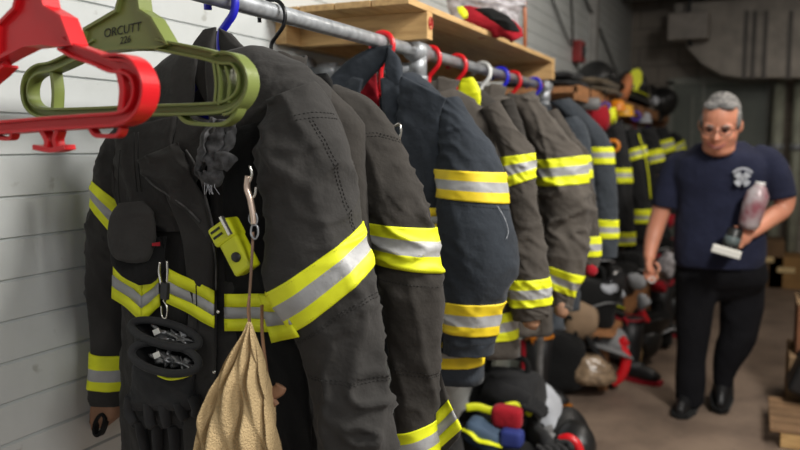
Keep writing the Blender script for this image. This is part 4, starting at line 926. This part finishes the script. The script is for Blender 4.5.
# ---- hung under the far shelf
sm = [(590, 104, 4.3, mat('dark_tin', (.20, .20, .20), .5), 'grey rounded metal cylinder hung under the far shelf front', .055, .035, 'cylinder', 'metal_cylinder'), (596, 119, 4.45, M['redc'], 'red cloth pouch hung below the grey cylinder', .075, .07, 'pouch', 'red_pouch'),
 (605, 107, 4.6, mat('violet_plastic', (.10, .05, .35), .5), 'violet blue plastic hook cluster under the far shelf', .024, .035, 'hook', 'plastic_hook'), (617, 108, 4.9, M['orange'], 'small orange helmet hung under the far shelf', .05, .05, 'helmet', 'orange_helmet'),
 (624, 113, 5.1, mat('amber_plastic', (.75, .38, .02), .4), 'small amber helmet hung right of the orange one', .06, .055, 'helmet', 'orange_helmet'), (610, 116, 4.65, M['lime'], 'small lime yellow pouch under the far shelf', .035, .05, 'pouch', 'yellow_pouch'),
 (636, 116, 6.0, mat('violet_plastic', (.1, .05, .35), .5), 'violet plastic hook farther along the far rail', .03, .05, 'hook', 'plastic_hook'), (645, 120, 6.6, M['print'], 'small pale helmet farther along the far rail', .05, .06, 'helmet', 'pale_helmet'), (613, 146, 4.35, M['orange'], 'orange strap end hanging between the far coats', .03, .06, 'strap', 'orange_strap')]
for u, v, y, m, lb, w, hh, ct, nm in sm:
    p = aty(u, v, y); t = thing(nm, lb, ct, p); mb = MB()
    if ct in ('hook', 'strap'):
        mb.tube([p+Vector((w*cos(a), 0, w*sin(a))) for a in [2*pi*i/20 for i in range(20)]], w*.35, 10, closed=True)
    elif ct == 'helmet':
        mb.tube([p+Vector((0, 0, hh)), p+Vector((0, 0, hh*.8)), p+Vector((0, 0, 0)), p+Vector((0, 0, -hh*.3)), p+Vector((0, 0, -hh*.35))], [w*.3, w*.8, w, w, w*1.4], 20)
    else: mb.tube([p+Vector((-w, 0, 0)), p+Vector((-w*.8, 0, 0)), p+Vector((w*.8, 0, 0)), p+Vector((w, 0, 0))], [hh*.6, hh, hh, hh*.5], 18)
    mb.build('shell', m, t)
    MB().tube([p+Vector((0, 0, hh*.8)), p+Vector((0, 0, max(.1, 1.49-p.z)))], .004, 6).build('hanging_cord', M['dark'], t)
# ---- coats on the far rail
def fcoat(y, label, sl, bands, fab, seed, extra=None, hz=.75):
    t, T, S, tor, so = coat(y, label, fab, 'lime', sl, bands, ts=dict(cx=-.95, nz=1.36, sw=.20, sz=1.29, hz=hz, hw=.23, A=.01), D_sl=0, A=.006, seed=seed, col=dict(h=.05), cx=-.95, group='turnout coats on the far rail')
    hn = thing('clothes_hanger', 'plastic hanger inside the '+label.split(' beside')[0].split(' with')[0].split(',')[0], 'hanger', (-.95, y, 1.36), 'hangers along the far rail')
    hp = hook_path(y, -.95, 1.50); hp.append(Vector((-.953, y, 1.33))); hm = [M['white'], M['red'], M['blue']][seed % 3]
    MB().tube(hp, .007, 10).build('hook', hm, hn); MB().tube(cr([(-1.13, y, 1.26), (-.95, y, 1.335), (-.77, y, 1.26)], 5), .007, 8).build('shoulder_bar', hm, hn)
    return t, S
c1, S = fcoat(4.55, 'black coat nearest on the far rail beside the blue-grey sleeve', [(606, 128, 622, 120), (610, 150, 628, 145), (612, 168, 631, 168), (613, 183, 632, 183), (614, 215, 634, 215), (615, 232, 636, 232), (616, 245, 636, 245)], [(2, 3), (5, 6)], M['black2'], 91)
c2, S = fcoat(5.05, 'black coat with a diagonal lime stripe on the far rail', [(624, 130, 640, 128), (627, 150, 646, 145), (629, 175, 650, 170), (630, 209, 651, 209), (631, 223, 652, 223), (632, 240, 650, 240)], [(1.0, 1.5), (3, 4)], M['black2'], 92)
ps = [S(-1.0, .4, .006), S(-.9, 1.2, .006), S(-.75, 2.0, .006), S(-.5, 2.7, .006)]
MB().tube(cr(ps, 5), .012, 8, r2=.004).build('diagonal_stripe', M['lime'], c2)
c3, S = fcoat(5.8, 'black coat third along the far rail with lime elbow band', [(640, 130, 654, 126), (644, 145, 660, 142), (646, 160, 664, 156), (648, 170, 666, 166), (649, 200, 668, 200), (650, 230, 668, 230)], [(1.4, 2.6)], M['black2'], 93)
c4, S = fcoat(6.7, 'black coat fourth along the far rail, half behind the person', [(652, 130, 666, 126), (656, 142, 672, 138), (658, 156, 676, 150), (660, 180, 678, 176), (660, 215, 678, 215)], [(1, 2)], M['black2'], 94)
c5, S = fcoat(7.7, 'farthest black coat on the far rail with a raised lime band', [(664, 134, 674, 132), (668, 148, 684, 140), (668, 160, 686, 150), (670, 190, 684, 185), (670, 210, 684, 210)], [(1, 2)], M['black2'], 95)
# ---- bench and heap below the far coats
bn = thing('low_bench', 'low worn plank bench carrying gear under the far coats', 'bench', (-1.0, 6.2, 0))
for x in (-1.15, -.95, -.75): MB().box((x, 6.2, .335), (.19, 4.0, .03)).build('seat_plank', M['owood'], bn, smooth=False)
for y in (4.3, 6.2, 8.1):
    for x in (-1.15, -.72): MB().box((x, y, .16), (.05, .05, .32)).build('leg', M['owood'], bn, smooth=False)
GP = 'gear heaped on the low bench'; GF = 'gear heaped on the floor by the bench'
random.seed(21); mk = [M['dark'], M['black2'], M['gloss'], M['rubber']]
adj = ['nearest', 'second', 'third', 'fourth', 'fifth', 'sixth', 'seventh', 'eighth', 'ninth', 'tenth', 'eleventh', 'twelfth']
ys = [4.35+.31*i for i in range(12)]
for i, y in enumerate(ys):
    x = -.83+random.uniform(-.03, .03); k = i % 4; pos = adj[i]+' along the bench counting away from the near coats'
    if k == 0: bag('gear_bag', 'slumped black gear bag, '+pos, (x, y, .345), (.36, .30, .26), (0, 0, .3), M['dark'], GP, M['silver'] if i else M['greyc'])
    elif k == 1: helmet('fire_helmet', 'black brimmed helmet, '+pos, (x+.03, y, .37), (radians(-15), radians(12), random.uniform(-1, 1)), M['gloss'], M['print'], group=GP, stripe=M['lime'] if i < 5 else M['print'])
    elif k == 2: mask('breathing mask with pale regulator, '+pos, (x+.06, y, .48), (radians(random.uniform(-50, 0)), .2, random.uniform(-.6, .8)), GP, M['print'])
    else: bag('gear_bag', 'lumpy black pouch with red strap, '+pos, (x, y, .345), (.30, .26, .22), (0, .1, 1.2), M['black2'], GP, M['redc'])
for i in range(9):
    y = 4.5+.42*i; x = -1.02+random.uniform(-.05, .05); pos = adj[i]+' of the upper row behind, counting away'
    if i % 3 == 0: helmet('fire_helmet', 'dark helmet on heap, '+pos, (x, y, .62+.03*(i % 2)), (radians(20), radians(-15), random.uniform(-2, 2)), M['gloss'], None, group=GP, stripe=M['lime'])
    elif i % 3 == 1: bag('gear_bag', 'dark bundle on heap, '+pos, (x, y, .56), (.32, .34, .22), (.1, .2, random.uniform(0, 3)), M['dark'], GP, M['print'], handle=False)
    else: mask('breathing mask on heap, '+pos, (x+.08, y, .68), (radians(-20), .3, random.uniform(-.8, .8)), GP, random.choice([M['print'], M['redc']]))
for i in range(9):
    y = 4.55+.42*i; x = -.62+.012*i+random.uniform(-.02, .02); pos = adj[i]+' on the floor in front of the bench'
    if i % 3 == 0: boot('black boot with red trim, '+pos, (x, y, 0), radians(random.uniform(40, 100)), None, M['redc'], GF)
    elif i % 3 == 1: helmet('fire_helmet', 'upturned dark helmet, '+pos, (x+.0, y, .17), (radians(150), .2, 1), M['gloss'], M['print'], group=GF)
    else: bag('gear_bag', 'small black kit bag, '+pos, (x, y, 0), (.26, .26, .24), (0, 0, .5), M['dark'], GF, M['print'] if i < 5 else M['redc'])
for i, (u, v, y, m, lb, w) in enumerate([(609, 274+16, 4.30, M['print'], 'white rag near the blue-grey cuff on the heap', .05), (637, 281, 4.7, M['print'], 'white face cloth in the middle of the heap', .06), (620, 293, 4.5, M['print'], 'small white cloth low on the heap', .035), (644, 302, 4.75, M['print'], 'white crumpled cloth above the red strap', .05), (668, 265, 5.6, M['plastic'], 'pale plastic cover far up the heap beside the person', .09), (640, 215, 5.8, M['redc'], 'red cloth behind the coats', .06), (661, 222, 6.2, M['redc'], 'red and white bag behind the arm of the person', .10), (660, 287, 5.3, M['redc'], 'red cloth beside the hand of the person', .05)]):
    p = aty(u, v, y); t = thing('crumpled_cloth', lb, 'cloth', p, 'crumpled cloths in the gear heap')
    mb = MB(); mb.ell(p, (w, w*.7, w*.75), (0, .5*i, 0)); mb.v = [tuple(Vector(v_)+(Vector(v_)-p)*.5*noise.noise(Vector(v_)*22)) for v_ in mb.v]; mb.build('cloth_folds', m, t)
# specific pieces nearest the aisle
hh_ = helmet('fire_helmet', 'pale grey scuffed helmet on the floor beside the tan knee pad', atz(608, 352, .20), (radians(-10), radians(20), .5), M['greyc'], sc=.95, group=GF)
bundle('knee_pad', 'tan leather pad leaning by the bench end', aty(582, 325, 4.22).x, 4.22, .30, .17, .12, .19, mat('tan_pad', (.30, .20, .12), .8), 9, 'pad', 1)
plk = MB().box(atz(582, 362, .10), (.24, .09, .022), (0, radians(-8), radians(35))).build('wood_offcut', M['wood']); tag(plk, 'loose pale wood offcut on the floor by the plastic sack', 'board', kind=None)
pk = thing('clear_sack', 'clear crackled plastic sack of brown scraps on the floor', 'sack', atz(592, 378, 0))
L = Loft([(574, 354, 600, 356), (568, 364, 610, 366), (566, 374, 616, 378), (574, 382, 612, 383)], 4.12, .7, .014, 88); vs, fs = grid(L, 0, L.N, 40, 50, capa=True, capb=True); obj('sack_film', vs, fs, mat('brown_sack', (.34, .24, .15), .25, nscale=30, col2=(.12, .08, .05), bump=.6, bscale=50), pk)
for lb, pp, y in (('red hose loop standing on the floor, nearer of two', [(612, 383), (622, 374), (626, 358), (621, 345), (627, 340)], 4.28), ('red hose loop on the floor, farther of two', [(650, 336), (649, 326), (644, 316), (641, 308)], 4.95)):
    t = thing('red_hose', lb, 'hose', aty(*pp[0], y)); MB().tube(cr([aty(u, v, y) for u, v in pp], 6), .028, 14, r2=.02).build('hose', M['red'], t)
st = thing('dark_strap', 'wide black strap sloping down beside the plastic sack', 'strap', aty(600, 360, 4.2)); MB().tube(cr([aty(u, v, 4.2) for u, v in ((585, 330), (592, 345), (604, 362), (616, 378))], 5), .04, 12, r2=.012).build('webbing', M['dark'], st)
boot('black boot at the near end of the bench with orange sole edge', (-.985, 3.93, 0), radians(70), M['rubber'], M['orange'], GF)
bag('gear_bag', 'large black duffel standing at the near end of the bench', (-.93, 4.14, .0), (.28, .24, .33), (0, 0, .2), M['dark'], GF, None)
bl = MB().box(atz(634, 352, .10), (.05, .16, .2), (0, 0, .4)).build('wood_block', M['wood']); tag(bl, 'upright pale wood block by the farther red hose loop', 'block')
# ---- gear on the floor under the near rail
G2 = 'gear on the floor under the near coats'
bag('gear_bag', 'black gear bag with a looped handle, topmost under the near coats', (-.86, 2.92, .235), (.26, .24, .22), (0, 0, .1), M['black2'], G2)
bag('gear_bag', 'black bag under the looped-handle bag', (-.88, 2.95, 0), (.40, .34, .25), (0, 0, .1), M['dark'], G2, None, False)
t = thing('yellow_strap', 'lime yellow strap draped across the bags under the near coats', 'strap', aty(495, 410, 2.72)); MB().tube(cr([aty(u, v, 2.70+.02*k) for k, (u, v) in enumerate(((466, 408), (478, 407), (492, 411), (506, 407), (518, 406), (532, 414)))], 5), .016, 10, r2=.005, nrm=(0, 0, 1)).build('webbing', M['lime'], t)
t = bag('red_pouch', 'red cloth pouch among the bags under the near coats', aty(508, 428, 2.66), (.11, .07, .08), (0, 0, 0), M['redc'], G2, None, False, 'pouch')
t = bag('blue_pouch', 'small dark blue pouch below the red one', aty(512, 447, 2.62), (.09, .07, .07), (0, 0, 0), mat('blue_cloth', (.02, .035, .20), .8), G2, None, False, 'pouch')
t = bag('blue_grey_glove_roll', 'blue-grey rolled glove at the bottom edge under the near coats', aty(480, 446, 2.62), (.14, .10, .09), (0, .3, 0), mat('blue_grey_cloth', (.06, .10, .16), .8), G2, M['lime'], False, 'glove')
bag('gear_bag', 'low black bag beneath the red pouch', (-.80, 2.62, 0), (.44, .40, .235), (0, 0, .5), M['dark'], G2, None, False)
wb_ = bag('white_sack', 'white crumpled plastic sack behind the yellow strap', (-.80, 3.12, .0), (.22, .18, .34), (0, 0, 0), M['print'], G2, None, False, 'sack')
helmet('fire_helmet', 'black helmet lying on its side near the rack foot, farther of two', atz(570, 448, .12), (radians(60), radians(20), radians(35)), M['gloss'], M['dark'], group=G2, sc=.8, stripe=M['dark'])
helmet('fire_helmet', 'upturned black helmet in front of the one by the rack foot', atz(540, 462, .15), (radians(165), radians(10), .3), M['gloss'], None, .85, group=G2, stripe=M['print'])
t = thing('red_hose', 'short red hose end at the bottom edge beside the helmets', 'hose', aty(572, 446, 2.85)); MB().tube(cr([aty(u, v, 2.85) for u, v in ((560, 440), (568, 438), (576, 443), (580, 452))], 5), .018, 12).build('hose', M['red'], t)
bag('gear_bag', 'dark kit bag against the wall under the navy-grey coat', (-1.05, 2.3, 0), (.4, .4, .42), (0, 0, .5), M['dark'], G2, M['redc'])
for lb, u, v, y, m_, w in (('small white tag strip lying on the bags left of the red pouch', 493, 425, 2.66, M['print'], .018), ('small white clip under the red pouch', 516, 437, 2.6, M['print'], .014), ('small amber clip under the red pouch', 505, 438, 2.6, M['orange'], .012), ('small red clip left of the blue pouch', 494, 446, 2.6, M['redc'], .022), ('grey cloth in the upturned helmet', 542, 437, 2.86, M['greyc'], .05)):
    q_ = aty(u, v, y); tt = thing('loose_fitting' if w < .04 else 'grey_rag', lb, 'clip' if w < .04 else 'cloth', q_); mb = MB(); mb.ell(q_, (w, w*.5, w*.55), (0, u*.3, 0)); mb.v = [tuple(Vector(v_)+(Vector(v_)-q_)*.8*noise.noise(Vector(v_)*40)) for v_ in mb.v]; mb.build('clip_body' if w < .04 else 'cloth_folds', m_, tt)
glove2('black work glove lying palm down beside the upturned helmet', (-.66, 2.72, .24), .6, M['darkgrey'], G2)
glove2('black work glove on top of the looped-handle bag', (-.80, 2.80, .36), 1.6, M['black2'], G2, .3)
t = thing('red_pole', 'slim red pole leaning behind the rack foot under the near coats', 'pole', aty(527, 400, 3.75)); MB().tube([aty(524, 340, 3.9), aty(527.5, 412, 3.9)], .022, 14).build('pole_shaft', M['redc'], t)
t = thing('pale_board', 'pale greenish board leaning on the wall behind the red pole', 'board', (-1.17, 4.0, 0)); MB().box((-1.17, 3.95, .5), (.03, .5, 1.0)).build('board_panel', mat('pale_green_board', (.50, .56, .50), .5), t, smooth=False)
# ---- things along the right-hand edge
GR = 'stock at the right-hand edge'
def pallet(label, u, v):
    p = atz(u, v, 0); t = thing('wood_pallet', label, 'pallet', p)
    for i in range(3): MB().box((p.x+.02+.0*i, p.y+.19*i, .036), (.09, .07, .07)).build('block', M['wood'], t, False, [('bevel', .003)]); MB().box((p.x+.75, p.y+.19*i, .036), (.09, .07, .07)).build('block', M['wood'], t, False)
    for i in range(5): MB().box((p.x+.38, p.y+.10*i, .081), (.9, .08, .02)).build('deck_board', mat('weathered_wood', (.24, .14, .07), .7), t, False, [('bevel', .002)])
pallet('weathered wood pallet with pale end blocks at the lower right edge', 786, 446)
t = thing('black_case', 'black rubber boots-sized case on the pallet at the right edge', 'case', atz(796, 400, .12)); p = atz(799, 412, .11)
MB().box(p+Vector((.12, .25, .09)), (.30, .25, .18), (0, radians(20), 0)).build('case_body', M['rubber'], t, False, [('bevel', .02)]); MB().box(p+Vector((.12, .12, .12)), (.12, .02, .03), (0, radians(20), 0)).build('handle', M['steel'], t, False)
px_, py_ = .345, 4.5
t = thing('brown_carton', 'brown carton on the black case at the right edge', 'box', (px_, py_, .5)); MB().box((px_, py_, .42), (.24, .3, .26)).build('carton_body', mat('red_brown_card', (.22, .09, .04), .8), t, False, [('bevel', .004)]); MB().box((px_, py_, .553), (.25, .31, .012)).build('carton_lid', M['card'], t, False)
MB().box((px_, py_+.0, .145), (.30, .4, .29)).build('lower_carton', M['card'], t, False, [('bevel', .004)])
for k in range(3):
    t = thing('yellow_hose_roll', ['yellow hose roll resting on the brown carton, bottom of three', 'yellow hose roll in the middle of the stack of three', 'yellow hose roll, top of the stack of three'][k], 'hose', (px_, py_, .56+.1*k), 'stacked yellow hose rolls')
    mb = MB(); R_ = .09; [mb.tube([(px_+.02+(R_-.03*q)*cos(a), py_+(R_-.03*q)*sin(a), .61+.1*k) for a in [2*pi*i/28 for i in range(28)]], .044, 12, r2=.02, closed=True, nrm=(0, 0, 1)) for q in (0, 1)]; mb.build('rolled_hose', mat('dull_yellow', (.52, .33, .02), .6), t)
t = thing('wooden_mallet', 'round pale wooden mallet head on top of the yellow hose rolls', 'mallet', (px_+.02, py_, .87)); MB().tube([(px_+.0, py_-.06, .90), (px_+.0, py_+.06, .90)], .045, 22).build('mallet_head', M['wood'], t); MB().tube([(px_+.04, py_, .90), (px_+.3, py_, .93)], .014, 10).build('handle', M['wood'], t)
for i, (u, v, w, hgt, c_, lb) in enumerate([(762, 262, .35, .45, (.16, .09, .04), 'brown carton at the back wall beside the person'), (783, 264, .30, .30, (.30, .16, .05), 'low orange-brown carton at the back wall beside the pipe')]):
    p = atz(u, v+14, 0); t = thing('brown_carton', lb, 'box', p); MB().box((p.x, 8.3, hgt/2), (w, .4, hgt)).build('carton_body', mat('card%d' % i, c_, .8), t, False, [('bevel', .006)]); MB().box((p.x, 8.09, hgt*.6), (w*.5, .004, .05)).build('packing_tape', M['tan'], t, False)
# ================================================================== LIGHT
def area(name, loc, rot, sx, sy, e, c=(1, 1, 1)):
    l = bpy.data.lights.new(name, 'AREA'); l.shape = 'RECTANGLE'; l.size = sx; l.size_y = sy; l.energy = e; l.color = c
    o = bpy.data.objects.new(name, l); COL.objects.link(o); o.location = loc; o.rotation_euler = rot
area('ceiling_lamp_near', (1.15, 1.7, 2.85), (0, radians(28), 0), .3, 1.0, 112, (1, .97, .92))
area('person_fill_light', (.7, 4.2, 2.9), (0, radians(10), 0), .3, 1.2, 30, (1, .92, .82))  # overhead fill added to brighten the person, not a known fixture
area('ceiling_lamp_far', (.9, 7.2, 2.75), (0, 0, 0), .3, 1.2, 5, (1, .93, .84))
area('wall_fill_light', (1.5, .15, 2.5), (0, radians(52), radians(-14)), .4, .8, 30, (1, .98, .95))  # added fill aimed at the left wall to lift its lower part
area('front_fill_light', (.6, -1.4, 1.9), (radians(78), 0, radians(20)), 1.6, 1.6, 8, (.95, .98, 1))  # added soft fill from behind the camera, no doorway there
w = bpy.data.worlds.new('world'); bpy.context.scene.world = w; w.use_nodes = True
w.node_tree.nodes['Background'].inputs[0].default_value = (.9, .95, 1, 1); w.node_tree.nodes['Background'].inputs[1].default_value = .25
sc = bpy.context.scene; sc.view_settings.view_transform = 'Standard'; sc.view_settings.look = 'None'; sc.view_settings.gamma = 1; sc.view_settings.exposure = 0
